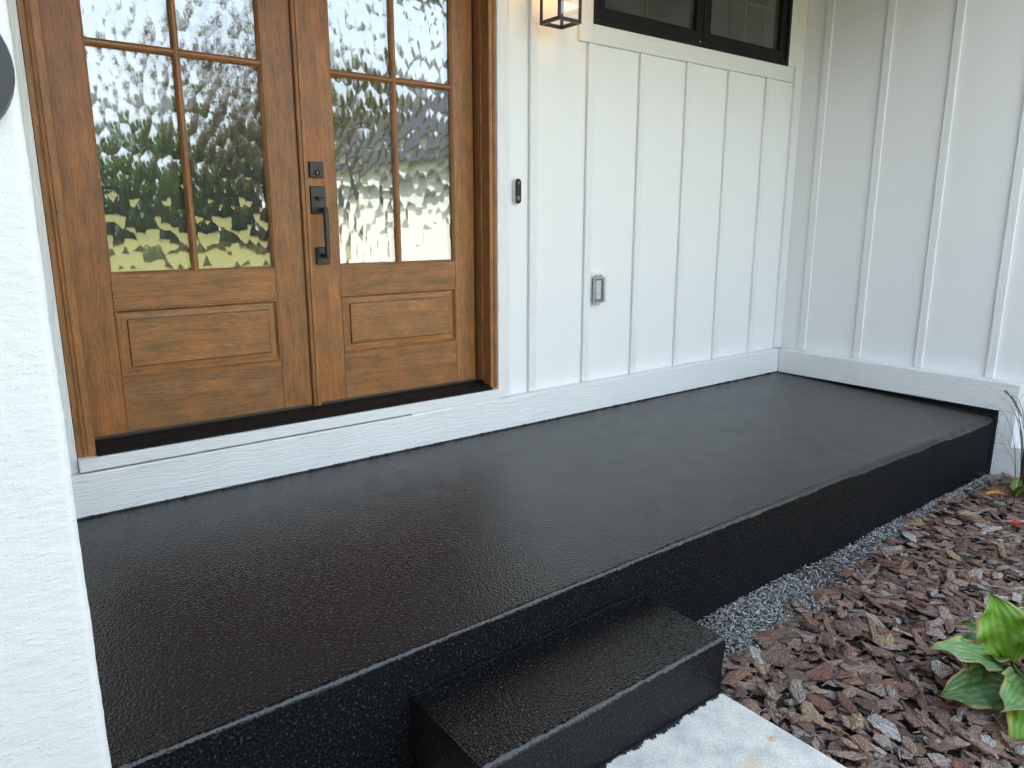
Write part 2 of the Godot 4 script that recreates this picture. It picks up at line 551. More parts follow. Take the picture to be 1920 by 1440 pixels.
	board("inner_wall", Vector3(0.70, -0.42, zi), Vector3(2.56, 2.11, zi + 0.12), M.interior, sh, 0.0)
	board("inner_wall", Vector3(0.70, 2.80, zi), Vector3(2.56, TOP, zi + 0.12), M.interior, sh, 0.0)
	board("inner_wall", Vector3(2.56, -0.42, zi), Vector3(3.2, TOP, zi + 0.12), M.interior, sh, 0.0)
	board("room_divider", Vector3(0.3, -0.42, -7.0), Vector3(0.4, TOP, zi - 0.001), M.interior, sh, 0.0)
	board("room_floor", Vector3(-6.5, 0.16, -7.0), Vector3(8.0, 0.2, zi - 0.001), M.interior, sh, 0.0)
	board("outer_wall", Vector3(-6.6, -0.42, -7.0), Vector3(-6.5, TOP, 0.0), M.outer, sh, 0.0)
	board("outer_wall", Vector3(-6.6, -0.42, -7.1), Vector3(8.1, TOP, -7.0), M.outer, sh, 0.0)
	board("outer_wall", Vector3(8.0, -0.42, -7.0), Vector3(8.1, TOP, 3.23), M.outer, sh, 0.0)
	board("outer_wall", Vector3(-6.5, -0.42, -0.08), Vector3(-3.6, TOP, 0.0), M.outer, sh, 0.0)
	for k in 24:
		var z0 := 0.0 + k * 0.085
		board("ceiling_plank", Vector3(-6.5, TOP, z0 + 0.001), Vector3(WP, TOP + 0.02, z0 + 0.084), M.ceiling, sh, 0.003, 0)
	board("room_ceiling", Vector3(-6.6, TOP + 0.001, -7.1), Vector3(8.1, TOP + 0.05, -0.001), M.interior, sh, 0.0)
	board("wing_ceiling", Vector3(WP + 0.001, TOP + 0.001, 0.0), Vector3(8.1, TOP + 0.05, 3.3), M.interior, sh, 0.0)
	board("porch_beam", Vector3(-6.5, 2.62, 1.30), Vector3(WP - 0.02, TOP - 0.001, 1.56), M.trim, sh, 0.003, 0)
	board("added_wing_wall", Vector3(-9.0, -0.47, 1.95), Vector3(-2.95, TOP, 7.0), M.outer, sh, 0.0)  # unseen left wing, added to block sky light from the front left
	var up := func(p: Vector2, x: float): return Vector3(x, p.y, p.x)
	put("roof", extrude(PackedVector2Array([Vector2(2.15, TOP + 0.03), Vector2(2.15, TOP + 0.2), Vector2(-3.3, 5.3), Vector2(-7.6, 3.3), Vector2(-7.6, 3.05), Vector2(-3.3, 5.1)]), 0, -7.0, 8.5, up), M.roof, h)
	var side := func(p: Vector2, z: float): return Vector3(p.x, p.y, z)
	put("roof", extrude(PackedVector2Array([Vector2(2.45, 3.02), Vector2(5.3, 4.5), Vector2(8.5, 3.02), Vector2(8.5, 3.12), Vector2(5.3, 4.65), Vector2(2.45, 3.14)]), 2, 0.5, 3.6, side), M.roof, h)
	put("roof", extrude(PackedVector2Array([Vector2(-9.4, 2.96), Vector2(-6.0, 4.7), Vector2(-2.55, 2.96), Vector2(-2.55, 3.12), Vector2(-6.0, 4.85), Vector2(-9.4, 3.12)]), 2, 0.5, 7.4, side), M.roof, h)  # roof of the added left wing, blocks light with it
	build_door(h)
	build_window(h)

func glass_mesh(w: float, hgt: float, seed_: int) -> Mesh:
	# hammered sheet: shallow lens-shaped cells, taller than wide, meeting in creases
	var r := RandomNumberGenerator.new()
	r.seed = seed_
	var sx := 0.041
	var sy := 0.088
	var nx := int(w / sx) + 4
	var ny := int(hgt / sy) + 4
	var site := []
	for j in ny:
		for i in nx:
			site.append([(i - 1.5 + r.randf_range(-0.36, 0.36) + (0.5 if j % 2 else 0.0)) * sx, (j - 1.5 + r.randf_range(-0.42, 0.42)) * sy, r.randf_range(0.65, 1.35), r.randf_range(-0.018, 0.018), r.randf_range(-0.010, 0.010)])
	var low := noise(seed_ + 90, 9.0, 2)
	var cx := int(w / 0.0042)
	var cy := int(hgt / 0.0055)
	var v := PackedVector3Array()
	var nn := PackedVector3Array()
	var uv := PackedVector2Array()
	var ix := PackedInt32Array()
	for j in cy + 1:
		var y := hgt * j / cy
		for i in cx + 1:
			var x := w * i / cx
			var gx := int(x / sx + 1.5)
			var gy := int(y / sy + 1.5)
			var best := 1e9
			var gdx := 0.0
			var gdy := 0.0
			for b in range(maxi(gy - 1, 0), mini(gy + 2, ny)):
				for a in range(maxi(gx - 2, 0), mini(gx + 2, nx)):
					var s: Array = site[b * nx + a]
					var dx: float = (x - s[0]) / sx
					var dy: float = (y - s[1]) / sy
					var d: float = dx * dx + dy * dy
					if d < best:
						best = d
						gdx = dx * s[2] * 0.1 + s[3]
						gdy = dy * s[2] * 0.06 + s[4]
			gdx += 0.012 * low.get_noise_2d(x, y)
			gdy += 0.012 * low.get_noise_2d(x + 5.0, y)
			v.append(Vector3(x, y, -best * 0.0007))
			nn.append(Vector3(gdx, gdy, 1.0).normalized())
			uv.append(Vector2(x, y))
	for j in cy:
		for i in cx:
			var a := j * (cx + 1) + i
			ix.append_array(PackedInt32Array([a, a + cx + 1, a + 1, a + 1, a + cx + 1, a + cx + 2]))
	return array_mesh(v, nn, uv, PackedColorArray(), ix)

func build_door(h: Node) -> void:
	var z0 := -0.0854
	var y_bot := 0.267
	var y_top := 2.705
	var fr := base("door_frame", Vector3.ZERO, h)
	# casing with two beads along its outer edge
	for s in [[0.012, 0.0572], [-1.842, -1.9056]]:
		var a: float = s[0]
		var b: float = s[1]
		var d: float = b - a
		var prof := PackedVector2Array([Vector2(a, -0.03), Vector2(a, 0.027), Vector2(a + d * 0.05, 0.030), Vector2(a + d * 0.42, 0.030), Vector2(a + d * 0.46, 0.0265), Vector2(a + d * 0.50, 0.0265), Vector2(a + d * 0.54, 0.0300), Vector2(a + d * 0.60, 0.0318), Vector2(a + d * 0.66, 0.0300), Vector2(a + d * 0.69, 0.0260), Vector2(a + d * 0.73, 0.0260), Vector2(a + d * 0.77, 0.0290), Vector2(a + d * 0.97, 0.0290), Vector2(b, 0.026), Vector2(b, -0.03)])
		put("casing", extrude(prof, 1, 0.2285, 2.78, func(p: Vector2, y: float): return Vector3(p.x, y, p.y)), M.wood, fr)
	board("casing", Vector3(-1.8419, 2.715, -0.03), Vector3(0.0119, 2.78, 0.029), M.wood, fr, 0.003, 0)
	board("jamb", Vector3(0.0045, 0.262, -0.135), Vector3(0.05, 2.714, -0.0305), M.wood, fr, 0.003)
	board("jamb", Vector3(-1.885, 0.262, -0.135), Vector3(-1.8335, 2.714, -0.0305), M.wood, fr, 0.003)
	board("head_jamb", Vector3(-1.8334, 2.711, -0.135), Vector3(0.0044, 2.76, -0.0305), M.wood, fr, 0.003, 0)
	board("gasket", Vector3(-0.0040, 0.27, -0.128), Vector3(0.0043, 2.70, -0.089), M.gasket, fr, 0.0)
	var thr := PackedVector2Array([Vector2(-0.14, 0.17), Vector2(-0.14, 0.263), Vector2(-0.078, 0.2625), Vector2(-0.074, 0.2555), Vector2(0.020, 0.2445), Vector2(0.024, 0.2405), Vector2(0.046, 0.2385), Vector2(0.050, 0.2355), Vector2(0.050, 0.2280), Vector2(-0.052, 0.2280), Vector2(-0.052, 0.17)])
	put("threshold", extrude(thr, 0, -1.8418, 0.0117, func(p: Vector2, x: float): return Vector3(x, p.y, p.x)), M.bronze, fr)
	board("door_sweep", Vector3(-1.829, 0.2585, z0 - 0.012), Vector3(-0.001, 0.2665, z0 + 0.006), M.sweep, fr, 0.001, 0)
	for q in [[-0.112, 0.388, z0], [-0.016, 0.404, z0], [-0.655, 0.345, z0], [-1.868, 1.62, 0.0301], [-1.866, 1.13, 0.0301], [-1.864, 0.74, 0.0301], [0.022, 1.55, 0.0301], [0.022, 0.9, 0.0301]]:
		board("nail_hole", Vector3(q[0] - 0.0017, q[1] - 0.002, q[2] - 0.001), Vector3(q[0] + 0.0017, q[1] + 0.002, q[2] + 0.0004), M.gasket, fr, 0.0)
	for e in [[-1.829, -1.7065, -1.0611, -0.9285, 0], [-0.9275, -0.7571, -0.1231, -0.0045, 1]]:
		var leaf := base("door_leaf", Vector3.ZERO, h)
		leaf.set_meta("label", "mahogany door leaf with black handle set and deadbolt" if e[4] == 1 else "mahogany door leaf without handle beside the pillar")
		var zk := z0 - 0.045
		board("stile", Vector3(e[0], y_bot, zk), Vector3(e[1], y_top, z0), M.wood, leaf, 0.002)
		board("stile", Vector3(e[2], y_bot, zk), Vector3(e[3], y_top, z0), M.wood, leaf, 0.002)
		board("rail", Vector3(e[1] + 0.0004, y_bot, zk), Vector3(e[2] - 0.0004, 0.4877, z0 - 0.0004), M.wood, leaf, 0.0015, 0)
		board("rail", Vector3(e[1] + 0.0004, 0.7614, zk), Vector3(e[2] - 0.0004, 0.8965, z0 - 0.0004), M.wood, leaf, 0.0015, 0)
		board("rail", Vector3(e[1] + 0.0004, 2.572, zk), Vector3(e[2] - 0.0004, y_top, z0 - 0.0004), M.wood, leaf, 0.0015, 0)
		# raised panel
		put("panel_moulding", ring_mesh(e[1], e[2], 0.4877, 0.7614, [Vector2(0, z0 - 0.004), Vector2(0.001, z0 + 0.0015), Vector2(0.005, z0 + 0.002), Vector2(0.009, z0 - 0.003), Vector2(0.0095, z0 - 0.008), Vector2(0.013, z0 - 0.010), Vector2(0.014, z0 - 0.016)]), M.wood, leaf)
		put("panel", panel_mesh(e[1] + 0.013, e[2] - 0.013, 0.4877 + 0.013, 0.7614 - 0.013, z0), M.wood, leaf)
		# glazing bars and panes
		var xm: float = -1.3885 if e[4] == 0 else -0.4405
		var ym := 1.7345
		board("muntin", Vector3(xm - 0.0055, 0.8969, zk + 0.004), Vector3(xm + 0.0055, 2.5716, z0 - 0.0015), M.wood, leaf, 0.0015)
		for q in [[e[1] + 0.0005, xm - 0.0057], [xm + 0.0057, e[2] - 0.0005]]:
			board("muntin", Vector3(q[0], ym - 0.0055, zk + 0.004), Vector3(q[1], ym + 0.0055, z0 - 0.002), M.wood, leaf, 0.0015, 0)
		var k := 0
		for xs in [[e[1] + 0.0003, xm - 0.0058], [xm + 0.0058, e[2] - 0.0003]]:
			for ys in [[0.8968, ym - 0.0058], [ym + 0.0058, 2.5717]]:
				put("glazing_bead", ring_mesh(xs[0], xs[1], ys[0], ys[1], [Vector2(0, z0 - 0.003), Vector2(0.0025, z0 - 0.004), Vector2(0.003, z0 - 0.008), Vector2(0.0055, z0 - 0.0095), Vector2(0.0085, z0 - 0.014), Vector2(0.0092, z0 - 0.024)]), M.wood, leaf)
				put("pane", glass_mesh(xs[1] - xs[0] - 0.004, ys[1] - ys[0] - 0.004, 100 + 10 * int(e[4]) + k), M.coated_glass, leaf, Vector3(xs[0] + 0.002, ys[0] + 0.002, z0 - 0.0215))
				put("inner_pane", box_mesh(Vector3(xs[0], ys[0], zk + 0.006), Vector3(xs[1], ys[1], zk + 0.009), 0.0), M.clear_glass, leaf)
				k += 1
		if e[4] == 1:
			put("astragal", extrude(PackedVector2Array([Vector2(-0.9275, z0 - 0.02), Vector2(-0.9275, z0 + 0.011), Vector2(-0.924, z0 + 0.0145), Vector2(-0.917, z0 + 0.0145), Vector2(-0.915, z0 + 0.0115), Vector2(-0.911, z0 + 0.0115), Vector2(-0.909, z0 + 0.017), Vector2(-0.893, z0 + 0.017), Vector2(-0.8895, z0 + 0.013), Vector2(-0.8885, z0 + 0.0003), Vector2(-0.8885, z0 - 0.02)]), 1, 0.259, y_top, func(p: Vector2, y: float): return Vector3(p.x, y, p.y)), M.wood, leaf)
			build_handle(leaf, z0)

func panel_mesh(x0: float, x1: float, y0: float, y1: float, z0: float) -> Mesh:
	var st := new_st()
	st.append_from(ring_mesh(x0, x1, y0, y1, [Vector2(0, z0 - 0.0135), Vector2(0.006, z0 - 0.0135), Vector2(0.027, z0 - 0.0115), Vector2(0.0275, z0 - 0.014), Vector2(0.0295, z0 - 0.014), Vector2(0.031, z0 - 0.003), Vector2(0.033, z0 - 0.002)]), 0, Transform3D.IDENTITY)
	var i := 0.033
	var ps := [Vector3(x0 + i, y0 + i, z0 - 0.002), Vector3(x1 - i, y0 + i, z0 - 0.002), Vector3(x1 - i, y1 - i, z0 - 0.002), Vector3(x0 + i, y1 - i, z0 - 0.002)]
	var off := Vector2(rng.randf() * 5, rng.randf() * 5)
	quad(st, ps, Vector3.BACK, ps.map(func(q): return Vector2(q.y, q.x) + off))
	return st.commit()

func build_handle(leaf: Node, z0: float) -> void:
	var m: Material = M.black_metal
	var st := new_st()
	add_box(st, Vector3(-0.886, 1.286, z0 + 0.0003), Vector3(-0.8195, 1.351, z0 + 0.020), 0.0022)
	put("deadbolt", st.commit(), m, leaf)
	var cyl := CylinderMesh.new()
	cyl.top_radius = 0.0115; cyl.bottom_radius = 0.0125; cyl.height = 0.004; cyl.radial_segments = 28
	var ring := put("lock_cylinder", cyl, M.gloss_black, leaf, Vector3(-0.8525, 1.305, z0 + 0.0215))
	ring.rotation_degrees.x = 90
	board("keyway", Vector3(-0.8535, 1.300, z0 + 0.0232), Vector3(-0.8515, 1.310, z0 + 0.0242), M.nickel, leaf, 0.0)
	board("handle_plate", Vector3(-0.886, 1.131, z0 + 0.0003), Vector3(-0.8165, 1.248, z0 + 0.017), m, leaf, 0.0022)
	st = new_st()
	add_box(st, Vector3(-0.866, 1.195, z0 + 0.0172), Vector3(-0.838, 1.203, z0 + 0.040), 0.002)
	add_box(st, Vector3(-0.857, 1.187, z0 + 0.0172), Vector3(-0.847, 1.1949, z0 + 0.030), 0.002)
	put("thumb_latch", st.commit(), m, leaf)
	board("handle_foot", Vector3(-0.873, 0.907, z0 + 0.0003), Vector3(-0.812, 0.983, z0 + 0.015), m, leaf, 0.0022)
	st = new_st()
	add_box(st, Vector3(-0.854, 1.137, z0 + 0.0172), Vector3(-0.834, 1.155, z0 + 0.0588), 0.002)
	add_box(st, Vector3(-0.854, 0.937, z0 + 0.0152), Vector3(-0.834, 0.955, z0 + 0.0588), 0.002)
	add_box(st, Vector3(-0.8545, 0.935, z0 + 0.059), Vector3(-0.8335, 1.157, z0 + 0.078), 0.004)
	put("handle_grip", st.commit(), m, leaf)

func build_window(h: Node) -> void:
	var w := base("window", Vector3.ZERO, h)
	var x0 := 0.712
	var x1 := 2.5345
	var y0 := 2.1263
	var y1 := 2.79
	# white trim
	board("trim_board", Vector3(0.6165, 2.0295, 0.0008), Vector3(x0 - 0.001, 2.95, 0.0205), M.trim, w, 0.0025)
	board("trim_board", Vector3(x0 - 0.0005, 2.0297, 0.0008), Vector3(2.604, y0 - 0.001, 0.020), M.trim, w, 0.0025, 0)
	board("trim_board", Vector3(x1 + 0.001, y0 - 0.0005, 0.0008), Vector3(2.6345, 2.95, 0.0205), M.trim, w, 0.0025)
	var m: Material = M.black_vinyl
	# outer frame
	board("frame", Vector3(x0, y0, -0.08), Vector3(x1, y0 + 0.028, 0.024), m, w, 0.002, 0)
	board("frame", Vector3(x0, y1 - 0.028, -0.08), Vector3(x1, y1, 0.024), m, w, 0.002, 0)
	board("frame", Vector3(x0 + 0.0005, y0 + 0.0283, -0.08), Vector3(x0 + 0.028, y1 - 0.0283, 0.024), m, w, 0.002)
	board("frame", Vector3(x1 - 0.028, y0 + 0.0283, -0.08), Vector3(x1 - 0.0005, y1 - 0.0283, 0.024), m, w, 0.002)
	board("mullion", Vector3(1.634, y0 + 0.0283, -0.08), Vector3(1.642, y1 - 0.0283, 0.018), M.gasket, w, 0.001)
	for e in [[x0 + 0.0288, 1.6335, 1.1716], [1.6425, x1 - 0.0288, 2.095]]:
		var b := 0.062
		var a0: float = e[0]
		var a1: float = e[1]
		var s0 := y0 + 0.0288
		var s1 := y1 - 0.0288
		var z := 0.012
		var gi0 := a0 + b
		var gi1 := a1 - b
		board("sash", Vector3(a0, s0, -0.05), Vector3(a1, s0 + 0.058, z), m, w, 0.003, 0)
		board("sash", Vector3(a0, s1 - 0.058, -0.05), Vector3(a1, s1, z), m, w, 0.003, 0)
		board("sash", Vector3(a0 + 0.0003, s0 + 0.0583, -0.05), Vector3(gi0, s1 - 0.0583, z - 0.0005), m, w, 0.003)
		board("sash", Vector3(gi1, s0 + 0.0583, -0.05), Vector3(a1 - 0.0003, s1 - 0.0583, z - 0.0005), m, w, 0.003)
		board("glazing_bead", Vector3(gi0, s0 + 0.058, -0.03), Vector3(gi1, s0 + 0.068, -0.004), m, w, 0.003, 0)
		board("pane", Vector3(gi0 - 0.004, s0 + 0.054, -0.022), Vector3(gi1 + 0.004, s1 - 0.054, -0.018), M.clear_glass, w, 0.0)
		board("muntin", Vector3(e[2] - 0.009, s0 + 0.0585, -0.036), Vector3(e[2] + 0.009, s1 - 0.0585, -0.026), m, w, 0.002)
		board("muntin", Vector3(gi0, 2.455, -0.0355), Vector3(gi1, 2.473, -0.0265), m, w, 0.002, 0)
	board("paint_chip", Vector3(1.590, 2.148, 0.0242), Vector3(1.596, 2.158, 0.0246), M.white_plastic, w, 0.0)

# ---------------------------------------------------------------- porch, step, walk
func slab_mesh(x0: float, x1: float, zb: Callable, zf: Callable, yb: float, yf: float, ybot: float, rad: Callable, step: float, seed_: int, ends: bool) -> Array:
	var wob := noise(seed_, 3.0, 3)
	var fine := noise(seed_ + 1, 22.0, 2)
	var pts := []
	var n := int((x1 - x0) / step)
	for j in n + 1:
		var x := x0 + (x1 - x0) * j / n
		var back: float = zb.call(x)
		var front: float = zf.call(x) + 0.0022 * wob.get_noise_1d(x)
		var r: float = rad.call(x) * (1.0 + 0.35 * wob.get_noise_1d(x + 40.0))
		var row := []
		for k in 26:
			var t := k / 25.0
			var z := lerpf(back, front - r, t)
			row.append(Vector3(x, lerpf(yb, yf, t) + 0.0003 * wob.get_noise_2d(x * 0.8, z * 0.8), z))
		var yt: float = row[25].y
		for k in range(1, 9):
			var a := PI / 2 * k / 8.0
			row.append(Vector3(x, yt - r + r * cos(a) - 0.0009 * fine.get_noise_2d(x * 2.0, a), front - r + r * sin(a) + 0.0009 * fine.get_noise_2d(x * 2.0, a + 9.0)))
		for k in range(1, 15):
			var t := k / 14.0
			var y := lerpf(yt - r, ybot, t)
			row.append(Vector3(x, y, front + 0.0006 * t * wob.get_noise_2d(x, y * 3.0)))
		pts.append(row)
	if ends:
		# rounded side edges: pull the first and last rows in and repeat them as side walls
		for side in [0, 1]:
			var src: Array = pts[0] if side == 0 else pts[pts.size() - 1]
			var d := -1.0 if side == 0 else 1.0
			var extra := []
			var r := 0.011
			for q in range(1, 7):
				var a := PI / 2 * q / 6.0
				var row := []
				for p in src:
					var inw: float = r * (1.0 - cos(a))
					row.append(Vector3(p.x + d * r * sin(a), maxf(p.y - inw, ybot), p.z - inw * (1.0 if p.y < yf - 0.02 else 0.0)))
				extra.append(row)
			var last: Array = extra[5]
			var low := []
			for p in last: low.append(Vector3(p.x, ybot, minf(p.z, last[25].z)))
			var mid := []
			for k in last.size(): mid.append(last[k].lerp(low[k], 0.5))
			extra.append(mid)
			extra.append(low)
			if side == 0:
				extra.reverse()
				pts = extra + pts
			else:
				pts = pts + extra
	var cutr := 2 if ends else 0
	var tread := pts.slice(cutr, pts.size() - cutr)
	var out := [grid_mesh(tread.map(func(row): return row.slice(0, 34))), grid_mesh(pts.map(func(row): return row.slice(33)))]
	if ends:
		out.append(grid_mesh(pts.slice(0, 3).map(func(row): return row.slice(0, 34))))
		out.append(grid_mesh(pts.slice(pts.size() - 3).map(func(row): return row.slice(0, 34))))
	return out

func ragged_strip(along: Callable, up: Vector3, out: Vector3, n: int, low: float, high: float, seed_: int) -> Mesh:
	var nz := noise(seed_, 0.35, 3)
	var nz2 := noise(seed_ + 1, 0.05, 2)
	var pts := []
	for j in n + 1:
		var p: Vector3 = along.call(float(j) / n)
		var hgt := lerpf(low, high, clampf(0.35 + 0.7 * nz.get_noise_1d(j) + 0.9 * nz2.get_noise_1d(j), 0.0, 1.0))
		pts.append([p, p + out * 0.002, p + up * hgt * 0.7 + out * 0.0022, p + up * hgt + out * 0.0006, p + up * hgt])
	return grid_mesh(pts)

func build_porch() -> void:
	var po := base("porch")
	tag(po, "black coated concrete porch slab in front of the door", "porch")
	var rad := func(x: float): return lerpf(0.013, 0.036, clampf((x + 0.4) / 2.6, 0.0, 1.0))
	var sm := slab_mesh(-3.6, 2.69, func(_x): return 0.03, func(x): return lerpf(1.545, 1.524, clampf((x + 2.0) / 3.0, 0.0, 1.0)), 0.0, -0.0305, -0.46, rad, 0.012, 61, false)
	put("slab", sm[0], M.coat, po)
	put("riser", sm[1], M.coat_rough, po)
	put("coating_edge", ragged_strip(func(t): return Vector3(lerpf(-3.6, WS - 0.002, t), -0.004, SK + 0.0012), Vector3.UP, Vector3.BACK, 1500, 0.006, 0.013, 62), M.drip, po)
	put("coating_edge", ragged_strip(func(t): return Vector3(WS - 0.0012, -0.012 - 0.018 * t, lerpf(SK, 1.53, t)), Vector3.UP, Vector3.LEFT, 500, 0.002, 0.007, 63), M.drip, po)
	put("coating_edge", ragged_strip(func(t): return Vector3(WS - 0.002, lerpf(-0.03, -0.44, t), 1.520), Vector3(0, 0, 1), Vector3.LEFT, 160, 0.010, 0.022, 64), M.drip, po)
	var s := base("step")
	tag(s, "black coated concrete step with rounded front edge on the walk", "step")
	sm = slab_mesh(-1.352, -0.444, func(_x): return 1.50, func(_x): return 1.883, -0.160, -0.1665, -0.42, func(_x): return 0.0135, 0.010, 65, true)
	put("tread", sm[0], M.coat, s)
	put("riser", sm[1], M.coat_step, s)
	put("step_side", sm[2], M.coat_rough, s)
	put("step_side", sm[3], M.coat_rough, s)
	put("coating_edge", ragged_strip(func(t): return Vector3(lerpf(-1.364, -0.435, t), -0.161, 1.5515 - 0.004 * t), Vector3.UP, Vector3.BACK, 220, 0.004, 0.016, 66), M.coat_rough, s)
	put("coating_edge", ragged_strip(func(t): return Vector3(lerpf(-1.364, -0.433, t), -0.3582, 1.884), Vector3.BACK, Vector3.UP, 260, 0.004, 0.020, 67), M.drip, s)

func build_walk() -> void:
	var st := new_st()
	var w := Node3D.new()
	w.name = "walkway"
	add_child(w)
	tag(w, "pale concrete walkway leading up to the black step", "path", "", "structure")
	var lo := Vector3(-1.50, -0.47, 1.60)
	var hi := Vector3(-0.436, -0.36, 6.0)
	add_box(st, lo, hi, 0.004, 2)
	# lay the concrete texture over the top, 1 m to a repeat
	var am: ArrayMesh = st.commit()
	var mdt := MeshDataTool.new()
	mdt.create_from_surface(am, 0)
	for i in mdt.get_vertex_count():
		var p := mdt.get_vertex(i)
		mdt.set_vertex_uv(i, Vector2((p.x + 1.05) * 1.0, (p.z - 1.80) * 1.0))
	am.clear_surfaces()
	mdt.commit_to_surface(am)
	put("slab", am, M.concrete, w)

# ---------------------------------------------------------------- mulch
func chip_mesh(seed_: int) -> Dictionary:
	var r := RandomNumberGenerator.new()
	r.seed = seed_
	var n := r.randi_range(8, 10)
	var aspect := r.randf_range(0.28, 0.78)
	var v := PackedVector3Array()
	var outline := []
	for i in n:
		var a := TAU * i / n + r.randf_range(-0.25, 0.25)
		var rr := 0.5 * (1.0 + r.randf_range(-0.34, 0.18))
		outline.append(Vector2(cos(a) * rr, sin(a) * rr * aspect))
	var th := r.randf_range(0.04, 0.095)
	var bend := r.randf_range(-0.12, 0.22)
	var pts_t := []
	var pts_m := []
	var pts_b := []
	for o in outline:
		var y: float = bend * (o.y * o.y) * 2.0 + r.randf_range(-0.025, 0.025)
		var k := r.randf_range(0.72, 0.98)
		pts_t.append(Vector3(o.x * k, y + th * r.randf_range(0.8, 1.2), o.y * k))
		pts_m.append(Vector3(o.x, y + th * 0.45, o.y))
		pts_b.append(Vector3(o.x * 0.9, y, o.y * 0.9))
	var ct := Vector3(r.randf_range(-0.1, 0.1), th + r.randf_range(0.0, 0.05), r.randf_range(-0.05, 0.05))
	var tris := []
	for i in n:
		var j := (i + 1) % n
		tris.append([ct, pts_t[i], pts_t[j]])
		tris.append([pts_t[i], pts_m[i], pts_m[j]])
		tris.append([pts_t[i], pts_m[j], pts_t[j]])
		tris.append([pts_m[i], pts_b[i], pts_b[j]])
		tris.append([pts_m[i], pts_b[j], pts_m[j]])
	return {"tris": tris}

func chip_array(t: Dictionary) -> ArrayMesh:
	var st := new_st()
	for q in t.tris:
		var n: Vector3 = (q[1] - q[0]).cross(q[2] - q[0]).normalized()
		var mid: Vector3 = (q[0] + q[1] + q[2]) / 3.0
		if n.dot(mid - Vector3(0, 0.03, 0)) < 0: n = -n
		tri(st, q, n, [Vector2(q[0].x, q[0].z), Vector2(q[1].x, q[1].z + q[1].y), Vector2(q[2].x, q[2].z + q[2].y)])
	return st.commit()

func bed_height(x: float, z: float) -> float:
	return -0.392 + 0.012 * bed_n.get_noise_2d(x, z) + clampf((z - 1.6) * 0.01, 0.0, 0.02)

func strip_width(x: float) -> float:
	return clampf(0.27 - absf(x + 0.1) * 0.12, 0.055, 0.27) + 0.07 * bed_n.get_noise_1d(x * 3.0 + 30.0)

var bed_n: FastNoiseLite

func in_bed(x: float, z: float) -> bool:
	if z < 1.56 or x > 2.60: return false
	if x > -1.385 and x < -0.418 and z < 1.905: return false
	if x > -1.52 and x < -0.428 and z >= 1.885: return false
	return true

